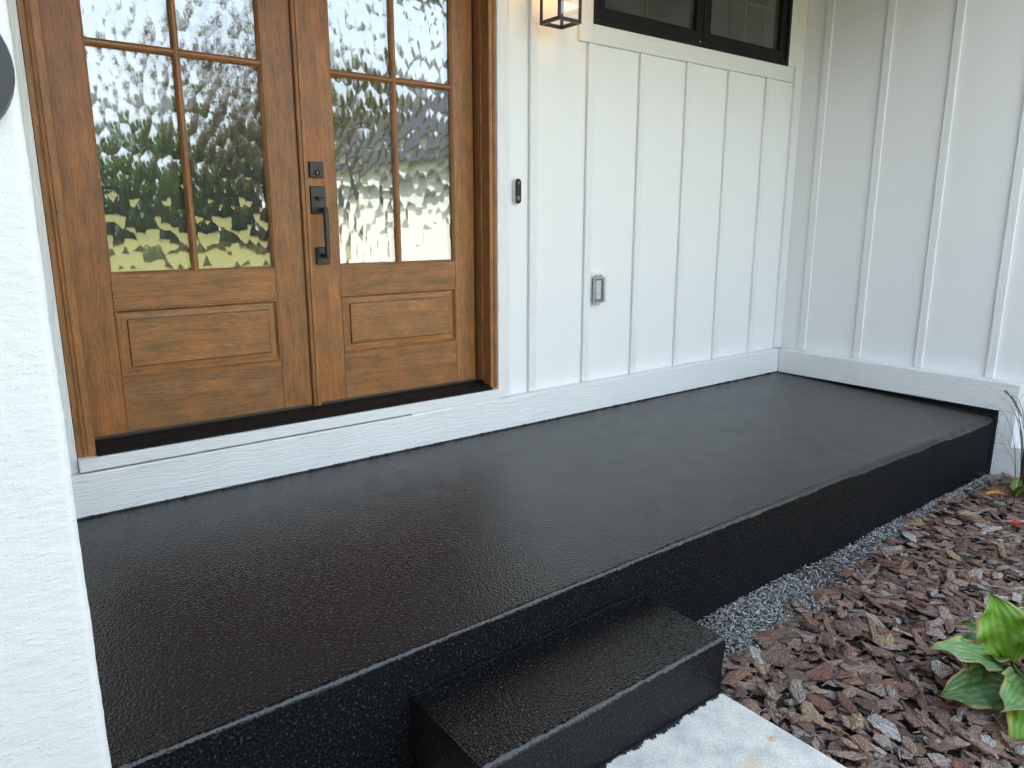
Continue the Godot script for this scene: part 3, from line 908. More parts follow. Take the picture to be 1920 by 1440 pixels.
func build_mulch() -> void:
	bed_n = noise(71, 2.2, 3)
	var bed := base("mulch_bed")
	tag(bed, "bed of brown pine bark mulch beside the porch", "mulch", "", "structure")
	var pts := []
	for j in 61:
		var row := []
		for i in 41:
			var x := lerpf(-4.0, 2.66, j / 60.0)
			var z := lerpf(1.45, 4.2, i / 40.0)
			row.append(Vector3(x, bed_height(x, z) - 0.02, z))
		pts.append(row)
	put("soil", grid_mesh(pts), M.soil, bed)
	var shapes := []
	var meshes := []
	for k in 14:
		shapes.append(chip_mesh(500 + k))
		meshes.append(chip_array(shapes[k]))
	var cam := Vector3(-2.2234, 1.0982, 3.1136)
	# all chips, then the 300 that show largest become parts
	var chips := []
	rng.seed = 77
	for layer in 4:
		var amount: int = [4200, 3200, 2350, 1000][layer]
		for k in amount:
			var x := rng.randf_range(-0.6, 2.6)
			var z := rng.randf_range(1.56, 3.5)
			if k % 24 == 0: x = rng.randf_range(-2.4, -1.3)
			if not in_bed(x, z): continue
			if x > -0.5 and z - 1.53 < strip_width(x) * rng.randf_range(0.7, 1.1): continue
			if x - 0.2 > (z - 1.5) * 22.0: continue
			var big := rng.randf()
			var size: float = [0.042, 0.055, 0.069, 0.092][layer] * rng.randf_range(0.7, 1.35)
			if big > 0.95: size *= 1.35
			var y: float = bed_height(x, z) + [-0.010, 0.0, 0.009, 0.016][layer] + rng.randf_range(-0.004, 0.008)
			var tilt := rng.randf_range(0.02, 0.32)
			var b := Basis(Vector3(rng.randf_range(-1, 1), 0, rng.randf_range(-1, 1)).normalized(), tilt) * Basis(Vector3.UP, rng.randf() * TAU)
			var th := rng.randf_range(0.8, 1.5)
			var long := 1.0
			if rng.randf() < 0.25: long = rng.randf_range(1.2, 1.9)
			var xf := Transform3D(b * Basis.from_scale(Vector3(size * long, size * th, size / sqrt(long))), Vector3(x, y, z))
			var c: int = [0, 0, 4, 1, 1, 2, 2, 3, 3, 4, 6, 6, 7, 7, 8, 5, 0, 7, 3, 2, 9][rng.randi() % 21]
			var show: float = size * long / (cam - xf.origin).length() * (1.0 + layer * 0.5)
			if x < -0.45: show *= 0.4
			chips.append([show, xf, rng.randi() % 14, mini(c, 9)])
	chips.sort_custom(func(a, b): return a[0] > b[0])
	for k in 300:
		var c: Array = chips[k]
		var o := put("bark_chip", meshes[c[2]], M["bark%d" % c[3]], bed)
		o.transform = c[1]
	var v := PackedVector3Array()
	var nn := PackedVector3Array()
	var uv := PackedVector2Array()
	var cc := PackedColorArray()
	var ix := PackedInt32Array()
	for k in range(300, chips.size()):
		var c: Array = chips[k]
		var col: Vector3 = BARK[c[3]] * rng.randf_range(0.75, 1.2)
		add_piece(shapes[c[2]].tris, c[1], Color(col.x, col.y, col.z), v, nn, uv, cc, ix)
	# shredded slivers between the nuggets
	for k in 2200:
		var x := rng.randf_range(-0.5, 2.6)
		var z := rng.randf_range(1.6, 2.8)
		if not in_bed(x, z) or (x > -0.5 and z - 1.53 < strip_width(x) * 0.9): continue
		if x - 0.2 > (z - 1.5) * 22.0: continue
		var b := Basis(Vector3(rng.randf_range(-1, 1), 0, rng.randf_range(-1, 1)).normalized(), rng.randf_range(0, 0.35)) * Basis(Vector3.UP, rng.randf() * TAU)
		var l := rng.randf_range(0.02, 0.055)
		var xf := Transform3D(b * Basis.from_scale(Vector3(l, 0.02, 0.009)), Vector3(x, bed_height(x, z) + rng.randf_range(0.004, 0.022), z))
		var col: Vector3 = BARK[[9, 2, 7, 0, 5][rng.randi() % 5]] * rng.randf_range(0.7, 1.25)
		add_piece(shapes[rng.randi() % 4].tris, xf, Color(col.x, col.y, col.z), v, nn, uv, cc, ix)
	var litter := put("bark_litter", array_mesh(v, nn, uv, cc, ix), M.bark_litter, bed)
	litter.set_meta("kind", "stuff")
	# grey scrapings of concrete and old paint along the foot of the porch
	v = PackedVector3Array(); nn = PackedVector3Array(); uv = PackedVector2Array(); cc = PackedColorArray(); ix = PackedInt32Array()
	var crumb := []
	for k in 4: crumb.append(chip_mesh(900 + k).tris)
	for k in 15000:
		var x := rng.randf_range(-0.44, 2.6)
		if rng.randf() < 0.35: x = rng.randf_range(-0.44, 0.5)
		var d := rng.randf()
		var z := 1.528 + strip_width(x) * (1.05 * d + (0.45 * rng.randf() if rng.randf() < 0.15 else 0.0))
		if x < -0.30 and rng.randf() < 0.3:
			z = rng.randf_range(1.6, 1.95)
			x = rng.randf_range(-0.438, -0.36)
		if x < -0.432: continue
		var s := rng.randf_range(0.004, 0.010)
		if rng.randf() < 0.05: s *= 1.9
		var b := Basis(Vector3(rng.randf_range(-1, 1), 0, rng.randf_range(-1, 1)).normalized(), rng.randf_range(0, 0.9)) * Basis(Vector3.UP, rng.randf() * TAU)
		var long := rng.randf_range(1.0, 2.2)
		var g := rng.randf_range(0.15, 0.48)
		if rng.randf() < 0.3: g = rng.randf_range(0.04, 0.1)
		if rng.randf() < 0.10: g = 0.6
		var xf := Transform3D(b * Basis.from_scale(Vector3(s * long, s * 1.2, s)), Vector3(x, bed_height(x, z) + rng.randf_range(-0.006, 0.008), z))
		add_piece(crumb[rng.randi() % 4], xf, Color(g, g * 0.99, g * 0.965), v, nn, uv, cc, ix)
	var gr := put("grey_scrapings", array_mesh(v, nn, uv, cc, ix), M.dry, bed)
	gr.set_meta("kind", "stuff")

func add_piece(tris: Array, xf: Transform3D, col: Color, v: PackedVector3Array, nn: PackedVector3Array, uv: PackedVector2Array, cc: PackedColorArray, ix: PackedInt32Array) -> void:
	var centre := xf * Vector3(0, 0.03, 0)
	for q in tris:
		var a: Vector3 = xf * q[0]
		var b: Vector3 = xf * q[1]
		var c: Vector3 = xf * q[2]
		var n := (b - a).cross(c - a).normalized()
		var flip := n.dot((a + b + c) / 3.0 - centre) < 0
		if flip: n = -n
		var k := v.size()
		v.append(a); v.append(b); v.append(c)
		for i in 3:
			nn.append(n)
			cc.append(col)
			uv.append(Vector2(q[i].x * 0.6 + centre.x * 3.0, q[i].z * 0.6 + centre.z * 3.0))
		ix.append(k)
		if flip:
			ix.append(k + 1); ix.append(k + 2)
		else:
			ix.append(k + 2); ix.append(k + 1)

# ---------------------------------------------------------------- small things
func pill_mesh(w: float, hgt: float, d0: float, d1: float, round_: float) -> Mesh:
	# stadium outline in x-y, front at z = d1, rounded rim
	var pts := []
	var n := 40
	var prof := [[0.0, d0], [0.0, d1 - round_], [round_ * 0.13, d1 - round_ * 0.5], [round_ * 0.5, d1 - round_ * 0.13], [round_, d1], [w / 2 - 0.0002, d1]]
	for k in prof.size():
		var row := []
		for i in n + 1:
			var a := TAU * i / n
			var r: float = w / 2 - prof[k][0]
			var cy := (hgt / 2 - w / 2) * (1.0 if sin(a) >= 0 else -1.0)
			row.append(row[0] if i == n else Vector3(cos(a) * r, sin(a) * r + cy, prof[k][1]))
		pts.append(row)
	return grid_mesh(pts)

func disc(called: String, r0: float, r1: float, hgt: float, m: Material, parent: Node, at: Vector3) -> MeshInstance3D:
	var c := CylinderMesh.new()
	c.bottom_radius = r0; c.top_radius = r1; c.height = hgt; c.radial_segments = 40
	var o := put(called, c, m, parent, at)
	o.rotation_degrees.x = 90
	return o

func build_fittings() -> void:
	# video doorbell
	var d := base("doorbell", Vector3(0.199, 1.2485, 0.0))
	tag(d, "slim silver and black video doorbell between door trim and batten", "doorbell")
	put("body", pill_mesh(0.043, 0.130, 0.0005, 0.025, 0.004), M.nickel, d)
	put("face", pill_mesh(0.0385, 0.1255, 0.0245, 0.0272, 0.0015), M.gloss_black, d)
	disc("lens", 0.0115, 0.0105, 0.002, M.lens, d, Vector3(0, 0.040, 0.0282))
	disc("lens_ring", 0.0065, 0.006, 0.0012, M.dark_plastic, d, Vector3(0, 0.040, 0.0298))
	disc("button", 0.0125, 0.0115, 0.0016, M.dark_plastic, d, Vector3(0, -0.034, 0.028))
	disc("status_light", 0.0016, 0.0016, 0.0008, M.white_plastic, d, Vector3(0, -0.034, 0.0292))
	# outdoor socket under a clear cover
	var o := base("outlet_cover", Vector3(0.738, 0.62, 0.0))
	tag(o, "smoky clear weatherproof cover over the outdoor socket on siding", "outlet")
	put("mounting_block", box_mesh(Vector3(0.0, 0.0, 0.0004), Vector3(0.088, 0.187, 0.017), 0.004), M.white_plastic, o)
	put("back_box", box_mesh(Vector3(0.006, 0.018, 0.0174), Vector3(0.084, 0.160, 0.030), 0.004), M.dark_plastic, o)
	put("receptacle", box_mesh(Vector3(0.026, 0.035, 0.0302), Vector3(0.064, 0.143, 0.036), 0.004), M.white_plastic, o)
	for y in [0.062, 0.112]:
		for x in [0.039, 0.050]:
			put("socket_slot", box_mesh(Vector3(x, y, 0.0362), Vector3(x + 0.002, y + 0.009, 0.0364), 0.0), M.gloss_black, o)
	put("lid", hollow_cover(0.082, 0.146, 0.030, 0.068), M.smoke, o, Vector3(0.004, 0.016, 0.0))
	put("lid_frame", ring_mesh(0.003, 0.087, 0.015, 0.163, [Vector2(0, 0.030), Vector2(0.0, 0.042), Vector2(0.008, 0.045), Vector2(0.009, 0.031)]), M.grey_plastic, o)
	put("lid_rib", box_mesh(Vector3(0.040, 0.030, 0.0685), Vector3(0.044, 0.148, 0.0705), 0.001), M.dark_plastic, o)
	for x in [0.028, 0.062]:
		var hs := new_st()
		add_tube(hs, [Vector3(x - 0.010, 0.168, 0.036), Vector3(x - 0.009, 0.168, 0.036), Vector3(x + 0.009, 0.168, 0.036), Vector3(x + 0.010, 0.168, 0.036)], [0.0, 0.0065, 0.0065, 0.0], 14)
		put("hinge", hs.commit(), M.grey_plastic, o)
	disc("screw", 0.004, 0.0035, 0.003, M.nickel, o, Vector3(0.012, 0.030, 0.032))
	# wall lantern
	var l := base("wall_lantern", Vector3(0.38, 2.05, 0.0))
	tag(l, "black open frame box lantern with clear glass, lit warm beside the window", "lantern")
	var x0 := -0.074
	var x1 := 0.074
	var z0 := 0.058
	var z1 := 0.206
	var b := 0.0125
	var bh := 0.017
	for y in [0.0, 0.355]:
		put("frame_bar", box_mesh(Vector3(x0, y, z0), Vector3(x1, y + bh, z0 + b), 0.001), M.black_metal, l)
		put("frame_bar", box_mesh(Vector3(x0, y, z1 - b), Vector3(x1, y + bh, z1), 0.001), M.black_metal, l)
		put("frame_bar", box_mesh(Vector3(x0, y, z0 + b), Vector3(x0 + b, y + bh, z1 - b), 0.0), M.black_metal, l)
		put("frame_bar", box_mesh(Vector3(x1 - b, y, z0 + b), Vector3(x1, y + bh, z1 - b), 0.0), M.black_metal, l)
	for x in [x0, x1 - b]:
		for z in [z0, z1 - b]:
			put("frame_post", box_mesh(Vector3(x, bh + 0.0002, z), Vector3(x + b, 0.3548, z + b), 0.001), M.black_metal, l)
	put("pane", box_mesh(Vector3(x0 + b, b, z1 - 0.006), Vector3(x1 - b, 0.355, z1 - 0.004), 0.0), M.clear_glass, l)
	put("pane", box_mesh(Vector3(x0 + 0.004, b, z0 + b), Vector3(x0 + 0.006, 0.355, z1 - b), 0.0), M.clear_glass, l)
	put("pane", box_mesh(Vector3(x1 - 0.006, b, z0 + b), Vector3(x1 - 0.004, 0.355, z1 - b), 0.0), M.clear_glass, l)
	put("cap", box_mesh(Vector3(x0 - 0.004, 0.3722, z0 - 0.004), Vector3(x1 + 0.004, 0.383, z1 + 0.004), 0.002), M.black_metal, l)
	put("back_plate", box_mesh(Vector3(-0.055, 0.16, 0.0006), Vector3(0.055, 0.42, 0.018), 0.003), M.black_metal, l)
	put("arm", box_mesh(Vector3(-0.02, 0.3835, 0.0182), Vector3(0.02, 0.405, 0.10), 0.002), M.black_metal, l)
	put("lamp_holder", box_mesh(Vector3(-0.017, 0.29, 0.115), Vector3(0.017, 0.3645, 0.149), 0.004), M.black_metal, l)
	var sp := SphereMesh.new()
	sp.radius = 0.028; sp.height = 0.068; sp.radial_segments = 24; sp.rings = 12
	put("bulb", sp, M.bulb, l, Vector3(0, 0.256, 0.132))
	var om := OmniLight3D.new()
	om.name = "lantern_light"
	l.add_child(om)
	om.position = Vector3(0, 0.256, 0.132)
	om.light_color = Color(1.0, 0.76, 0.48)
	om.light_energy = 0.005
	om.light_size = 0.03
	om.omni_range = 8.0
	om.omni_attenuation = 2.0
	om.shadow_enabled = true
	# palm standing indoors behind the window
	var pa := base("indoor_palm", Vector3(1.50, 0.2, -0.85))
	tag(pa, "feathery palm standing indoors behind the black window", "plant")
	var ps := new_st()
	add_tube(ps, [Vector3.ZERO, Vector3(0, 0.36, 0), Vector3(0, 0.37, 0), Vector3(0, 0.37, 0)], [0.15, 0.19, 0.19, 0.0], 20)
	put("pot", ps.commit(), M.dark_plastic, pa)
	ps = new_st()
	add_tube(ps, [Vector3(0, 0.3, 0), Vector3(0.02, 1.0, 0), Vector3(-0.02, 1.7, 0.02)], [0.03, 0.024, 0.018], 8)
	put("stem", ps.commit(), M.trunk, pa)
	for k in 11:
		var az := TAU * k / 11 + 0.35
		put("frond", frond_mesh(Vector3(cos(az), 0, sin(az)), 0.62 + 0.10 * (k % 3), 0.95 - 0.12 * (k % 4)), M.leaf_mid, pa, Vector3(-0.02, 1.62, 0.02))
	# pillar and round plate
	var p := base("pillar", Vector3(-2.30, 0.0, 1.36))
	tag(p, "white painted rough masonry pillar at the porch edge", "pillar")
	put("shaft", pillar_mesh(0.221, 0.24, -0.46, 2.62), M.pillar, p)
	var r := base("round_plate", Vector3(-2.205, 1.338, 1.6015))
	tag(r, "round dark slate coloured plate fixed high on the white pillar", "plate")
	var pl := disc("plate", 0.122, 0.118, 0.018, M.slate, r, Vector3(0, 0, 0.011))

func frond_mesh(dir: Vector3, length: float, climb: float) -> Mesh:
	var st := new_st()
	var rib := []
	var rad := []
	for j in 11:
		var t := j / 10.0
		rib.append(dir * length * t * 0.8 + Vector3.UP * length * (climb * t - 0.75 * t * t))
		rad.append(0.005 * (1.0 - 0.8 * t))
	add_tube(st, rib, rad, 5)
	var side := Vector3(-dir.z, 0, dir.x)
	for j in 44:
		var t := 0.16 + 0.84 * j / 43.0
		var p := dir * length * t * 0.8 + Vector3.UP * length * (climb * t - 0.75 * t * t)
		for s in [-1.0, 1.0]:
			var l := length * 0.42 * sin(PI * clampf(0.15 + 0.85 * (1.0 - t), 0.05, 0.95))
			var o: Vector3 = (side * s * 0.9 + dir * 0.55 + Vector3.DOWN * 0.35).normalized()
			var w := dir * 0.006
			tri(st, [p - w, p + w, p + o * l], Vector3.UP, [Vector2.ZERO, Vector2.ZERO, Vector2.ZERO])
	return st.commit()

func hollow_cover(w: float, hgt: float, z0: float, z1: float) -> Mesh:
	var st := new_st()
	st.append_from(ring_mesh(0.0, w, 0.0, hgt, [Vector2(0.0, z0), Vector2(0.003, z1 - 0.012), Vector2(0.008, z1 - 0.003), Vector2(0.014, z1)]), 0, Transform3D.IDENTITY)
	var ps := [Vector3(0.014, 0.014, z1), Vector3(w - 0.014, 0.014, z1), Vector3(w - 0.014, hgt - 0.014, z1), Vector3(0.014, hgt - 0.014, z1)]
	quad(st, ps, Vector3.BACK, [Vector2(0, 0), Vector2(1, 0), Vector2(1, 1), Vector2(0, 1)])
	return st.commit()

func pillar_mesh(hx: float, hz: float, y0: float, y1: float) -> Mesh:
	var a := noise(81, 5.0, 3)
	var b := noise(82, 18.0, 2)
	var ring := []
	var seg := 24
	for side in 4:
		for k in seg:
			var t := -1.0 + 2.0 * k / seg
			ring.append([[Vector2(t, 1), Vector2(1, -t), Vector2(-t, -1), Vector2(-1, t)][side], [Vector2(0, 1), Vector2(1, 0), Vector2(0, -1), Vector2(-1, 0)][side]])
	var pts := []
	var rows := 150
	for j in rows + 1:
		var y := lerpf(y0, y1, float(j) / rows)
		var row := []
		for k in ring.size() + 1:
			var q: Array = ring[k % ring.size()]
			var p := Vector3(q[0].x * hx, y, q[0].y * hz)
			var edge: float = maxf(absf(q[0].x), absf(q[0].y)) * minf(absf(q[0].x), absf(q[0].y))
			var out := Vector3(q[1].x, 0, q[1].y)
			var amt := 0.0022 * a.get_noise_3dv(p) + 0.0010 * b.get_noise_3d(p.x, p.y * 1.6, p.z)
			if edge > 0.97:
				out = Vector3(q[0].x, 0, q[0].y) * 0.7
				amt -= 0.003
			row.append(p + out * amt)
		pts.append(row)
	return grid_mesh(pts)

# ---------------------------------------------------------------- plants
func leaf_mesh(root: Vector3, dir: Vector3, up: Vector3, length: float, width: float, arch: float, cup: float, look: int, seed_: int) -> Mesh:
	var r := noise(seed_, 6.0, 3)
	var nl := 26
	var nw := 24
	var side := dir.cross(up).normalized()
	var top := side.cross(dir).normalized()
	var pts := []
	var cols := []
	for j in nl + 1:
		var t := float(j) / nl
		var wv := width * 0.5 * pow(sin(PI * clampf(0.03 + 0.97 * pow(t, 0.82), 0.0, 1.0)), 0.85)
		wv = maxf(wv, 0.004 * (1.0 - t))
		var mid := root + dir * length * (t - 0.25 * arch * t * t) + top * (length * arch * (t * 0.55 - t * t * 0.85))
		var row := []
		var cr := []
		for i in nw + 1:
			var s := -1.0 + 2.0 * i / nw
			var rag := 1.0 - 0.10 * maxf(0.0, r.get_noise_2d(t * 1.5 + 3.0, signf(s) * 4.0))
			var p := mid + side * wv * s * rag + top * (absf(s) * cup * wv + 0.0042 * cos(s * 22.0) * (1.0 - 0.7 * t) * minf(1.0, t * 6.0) * width * 6.0 + 0.004 * r.get_noise_2d(s * 0.4, t * 0.8 + seed_) + 0.010 * absf(s) * sin(t * 19.0 + signf(s) * 2.0))
			row.append(p)
			var vein := 0.5 + 0.5 * cos(s * 22.0)
			vein = pow(vein, 3.0)
			var blot := r.get_noise_2d(s * 0.5 + 9.0, t * 0.9)
			var c: Vector3
			match look:
				0: c = Vector3(0.075, 0.19, 0.012).lerp(Vector3(0.22, 0.36, 0.03), 0.35 * vein + 0.4 * blot + 0.2)
				1: c = Vector3(0.03, 0.085, 0.016).lerp(Vector3(0.085, 0.17, 0.04), 0.6 * vein + 0.4 * blot + 0.15)
				_: c = Vector3(0.07, 0.16, 0.04).lerp(Vector3(0.18, 0.29, 0.11), 0.6 * vein + 0.4 * blot + 0.2)
			var e: float = absf(s) + 0.30 * blot + 0.18 * r.get_noise_2d(s * 3.0, t * 4.0) + maxf(0.0, t - 0.82) * 1.4
			if e > 0.80: c = c.lerp(Vector3(0.42, 0.36, 0.04), clampf((e - 0.80) * 5.0, 0.0, 0.75))
			if e > 0.90: c = c.lerp(Vector3(0.22, 0.14, 0.085), clampf((e - 0.90) * 8.0, 0.0, 1.0))
			if blot > 0.42: c = c.lerp(Vector3(0.30, 0.22, 0.10), clampf((blot - 0.42) * 6.0, 0.0, 0.8))
			cr.append(Color(c.x, c.y, c.z))
		pts.append(row)
		cols.append(cr)
	return grid_mesh(pts, [], cols)

func build_plants() -> void:
	# camera-free directions: rt runs along the bed away from the walk, fw towards the wall
	var rt := Vector3(0.79, 0, 0.61)
	var fw := Vector3(0.61, 0, -0.79)
	var root := Vector3(0.285, -0.385, 2.455)
	var h := base("broad_leaved_plant", root)
	tag(h, "broad ribbed green plant with yellow and scorched leaf margins in mulch", "plant")
	var leaves := [
		# root offset (rt, up, fw), direction (rt, up, fw), up, length, width, arch, cup, look
		[[-0.02, 0.13, 0.02], [-0.30, 1.0, 0.10], [-0.2, 0.2, -1.0], 0.235, 0.185, 0.15, 0.35, 0],
		[[-0.05, 0.12, 0.0], [-1.0, 0.45, -0.10], [0.25, 1.0, -0.45], 0.28, 0.105, 0.35, 0.25, 2],
		[[-0.04, 0.075, -0.02], [-1.0, 0.05, -0.25], [0.1, 0.9, -0.8], 0.26, 0.14, 0.30, 0.30, 1],
		[[0.00, 0.12, 0.02], [-0.9, 0.22, 0.25], [0.1, 1.0, -0.2], 0.22, 0.13, 0.5, 0.5, 1],
		[[0.06, 0.16, -0.10], [-0.30, -0.55, -0.6], [-0.4, 0.7, -1.0], 0.27, 0.17, 0.2, 0.2, 2],
		[[0.03, 0.12, -0.10], [-0.60, -0.45, -0.55], [-0.5, 0.6, -0.9], 0.29, 0.18, 0.25, 0.2, 0],
		[[0.10, 0.14, 0.0], [0.8, 0.7, -0.2], [0.0, 1.0, -0.4], 0.26, 0.15, 0.5, 0.3, 2],
		[[0.08, 0.10, 0.06], [0.5, 0.6, 0.8], [0.0, 1.0, -0.3], 0.26, 0.15, 0.5, 0.3, 1],
		[[-0.02, 0.10, -0.06], [-0.75, 0.20, -0.75], [0.2, 0.9, -0.5], 0.23, 0.13, 0.45, 0.3, 2],
		[[0.06, 0.15, -0.02], [-0.15, 0.85, -0.45], [0.0, 0.3, -1.0], 0.24, 0.16, 0.4, 0.3, 2],
		[[0.04, 0.05, -0.16], [-0.65, -0.10, -0.85], [0.0, 1.0, -0.2], 0.24, 0.14, 0.4, 0.25, 1],
		[[0.12, 0.10, -0.18], [-0.45, 0.10, -0.9], [0.0, 1.0, -0.3], 0.24, 0.15, 0.5, 0.25, 0],
		[[0.05, 0.14, -0.05], [-0.45, 0.55, -0.55], [0.1, 0.7, -0.8], 0.24, 0.15, 0.4, 0.3, 0],
		[[0.10, 0.17, -0.08], [-0.35, 0.35, -0.75], [0.0, 0.8, -0.6], 0.25, 0.15, 0.5, 0.3, 2],
		[[0.09, 0.06, -0.12], [-0.75, -0.15, -0.65], [0.0, 1.0, -0.4], 0.22, 0.12, 0.3, 0.2, 1],
		[[0.02, 0.10, 0.05], [-0.55, 0.55, 0.6], [-0.2, 1.0, -0.4], 0.20, 0.11, 0.5, 0.3, 1]]
	for k in leaves.size():
		var e: Array = leaves[k]
		var at: Vector3 = rt * e[0][0] + Vector3.UP * e[0][1] + fw * e[0][2]
		var dir: Vector3 = (rt * e[1][0] + Vector3.UP * e[1][1] + fw * e[1][2]).normalized()
		var up: Vector3 = rt * e[2][0] + Vector3.UP * e[2][1] + fw * e[2][2]
		put("leaf", leaf_mesh(at, dir, up, e[3], e[4], e[5], e[6], e[7], 300 + k), M.blade, h)
		var st := new_st()
		add_tube(st, [Vector3(rt * 0.03), rt * 0.03 + Vector3.UP * at.y * 0.6 + (at - Vector3.UP * at.y) * 0.4, at + dir * 0.01], [0.006, 0.005, 0.004], 8)
		put("stalk", st.commit(), M.leaf_mid, h)
	# orange croton leaf and red flower near the far end of the bed
	var cr := base("croton", Vector3(2.06, -0.385, 1.85))
	tag(cr, "small croton plant with orange and dark green leaves by the wall", "plant")
	for e in [[Vector3(-0.75, 0.30, -0.45), 0.17, 0.06, 5], [Vector3(-0.6, 0.75, -0.35), 0.17, 0.045, 6], [Vector3(0.2, 0.9, 0.5), 0.16, 0.05, 5], [Vector3(0.7, 0.6, -0.2), 0.15, 0.05, 6], [Vector3(-0.5, 0.8, 0.4), 0.16, 0.045, 6]]:
		put("leaf", croton_leaf(Vector3(0, 0.07, 0), e[0].normalized(), e[1], e[2], e[3]), M.blade, cr)
	var cs := new_st()
	add_tube(cs, [Vector3.ZERO, Vector3(0, 0.04, 0), Vector3(0, 0.075, 0)], [0.006, 0.005, 0.004], 8)
	put("stem", cs.commit(), M.trunk, cr)
	var fl := base("red_flower", Vector3(1.735, -0.385, 1.965))
	tag(fl, "small bright red flower low over the bark mulch", "flower")
	var fst := new_st()
	add_tube(fst, [Vector3.ZERO, Vector3(0.004, 0.025, 0), Vector3(0.002, 0.05, 0.004)], [0.002, 0.002, 0.002], 6)
	put("stem", fst.commit(), M.leaf_mid, fl)
	for k in 5:
		var a := TAU * k / 5 + 0.3
		put("petal", petal(Vector3(cos(a), 0.35, sin(a)).normalized(), 0.026, 0.024), M.red, fl, Vector3(0.002, 0.05, 0.004))
	# purple fountain grass, its base beyond the corner of the wall
	var g := base("fountain_grass", Vector3(2.31, -0.39, 1.81))
	tag(g, "purple brown fountain grass with arching blades and a plume by the wall", "grass")
	grass_clump(g, "blade", 32, 0.45, 1.0, 0.008, [Vector3(0.035, 0.02, 0.022), Vector3(0.05, 0.026, 0.024), Vector3(0.09, 0.055, 0.04)], 0.42, 1.9, 401)
	for k in 3:
		var q := base("plume", Vector3.ZERO, g)
		plume(q, [Vector3(-0.11, 0.60, -0.12), Vector3(-0.10, 0.86, 0.12), Vector3(0.16, 0.82, -0.10)][k])
	var dg := base("dry_grass_tuft", Vector3(2.44, -0.385, 1.635))
	tag(dg, "dry straw coloured grass tuft lying at the porch corner", "grass")
	grass_clump(dg, "blade", 34, 0.10, 0.26, 0.004, [Vector3(0.22, 0.15, 0.09), Vector3(0.15, 0.10, 0.065), Vector3(0.30, 0.22, 0.14)], 1.0, 0.35, 402)

func grass_clump(parent: Node, called: String, amount: int, lmin: float, lmax: float, w: float, cols: Array, lean: float, rise: float, seed_: int) -> void:
	var r := RandomNumberGenerator.new()
	r.seed = seed_
	for k in amount:
		var a := r.randf() * TAU
		var dir := Vector3(cos(a), 0, sin(a))
		var l := r.randf_range(lmin, lmax)
		var up := rise * r.randf_range(0.6, 1.3)
		var side := Vector3(-dir.z, 0, dir.x)
		var p := dir * r.randf_range(0.0, 0.04)
		var pts := []
		var cc := []
		var c: Vector3 = cols[r.randi() % cols.size()]
		for j in 9:
			var t := j / 8.0
			var q := p + dir * l * lean * (0.25 * t + 0.65 * t * t) + Vector3.UP * l * up * (t - 0.62 * t * t)
			var ww := w * (1.0 - t * 0.92) * 0.5
			pts.append([q - side * ww, q + Vector3.UP * ww * 0.5, q + side * ww])
			cc.append([Color(c.x, c.y, c.z), Color(c.x, c.y, c.z), Color(c.x, c.y, c.z)])
		put(called, grid_mesh(pts, [], cc), M.blade, parent)

func plume(parent: Node, tip: Vector3) -> void:
	var r := RandomNumberGenerator.new()
	r.seed = int(absf(tip.x) * 1000)
	var st := new_st()
	var stem := []
	var rad := []
	for j in 9:
		var t := j / 8.0
		stem.append(Vector3(tip.x * t * t, tip.y * (1.6 * t - 0.6 * t * t), tip.z * t * t))
		rad.append(0.0016)
	add_tube(st, stem, rad, 5)
	put("stem", st.commit(), M.leaf_brown, parent)
	st = new_st()
	for k in 240:
		var t := 0.62 + 0.38 * k / 240.0
		var p := Vector3(tip.x * t * t, tip.y * (1.6 * t - 0.6 * t * t), tip.z * t * t)
		var d := Vector3(tip.x * 2 * t, tip.y * (1.6 - 1.2 * t), tip.z * 2 * t).normalized()
		var o := (Vector3(r.randf_range(-1, 1), r.randf_range(-1, 1), r.randf_range(-1, 1)) + d * 1.5).normalized()
		var l := 0.02 * (1.05 - absf(t - 0.78) * 2.0)
		add_tube(st, [p, p + o * l], [0.0009, 0.0003], 3)
	put("bristles", st.commit(), M.leaf_brown, parent)

func croton_leaf(root: Vector3, dir: Vector3, length: float, width: float, look: int) -> Mesh:
	var side := dir.cross(Vector3.UP).normalized()
	var top := side.cross(dir).normalized()
	var nz := noise(look * 31, 30.0, 2)
	var pts := []
	var cc := []
	for j in 17:
		var t := j / 16.0
		var w := width * 0.5 * pow(sin(PI * clampf(0.02 + t * 0.97, 0, 1)), 0.8)
		var mid := root + dir * length * t + top * length * (0.18 * t - 0.32 * t * t)
		var row := []
		var cr := []
		for i in 11:
			var s := -1.0 + i / 5.0
			row.append(mid + side * w * s + top * absf(s) * w * 0.3)
			var stripe := 0.5 + 0.5 * sin(t * 42.0 - absf(s) * 7.0) + 0.4 * nz.get_noise_2d(s, t)
			var c := Vector3(0.62, 0.30, 0.03).lerp(Vector3(0.34, 0.04, 0.012), clampf(stripe, 0, 1)) if look == 5 else Vector3(0.03, 0.08, 0.015).lerp(Vector3(0.14, 0.20, 0.03), clampf(stripe * 0.6, 0, 1))
			if absf(s) < 0.15: c = c.lerp(Vector3(0.6, 0.35, 0.05), 0.6)
			cr.append(Color(c.x, c.y, c.z))
		pts.append(row)
		cc.append(cr)
	return grid_mesh(pts, [], cc)

func petal(dir: Vector3, length: float, width: float) -> Mesh:
	var side := dir.cross(Vector3.UP).normalized()
	var top := side.cross(dir).normalized()
	var pts := []
	for j in 9:
		var t := j / 8.0
		var w := width * 0.5 * pow(sin(PI * (0.05 + t * 0.88)), 0.6)
		var row := []
		for i in 7:
			var s := -1.0 + i / 3.0
			row.append(dir * length * t + side * w * s + top * (0.006 * t * t * cos(s * 5.0) + 0.004 * s * s))
		pts.append(row)
	return grid_mesh(pts)

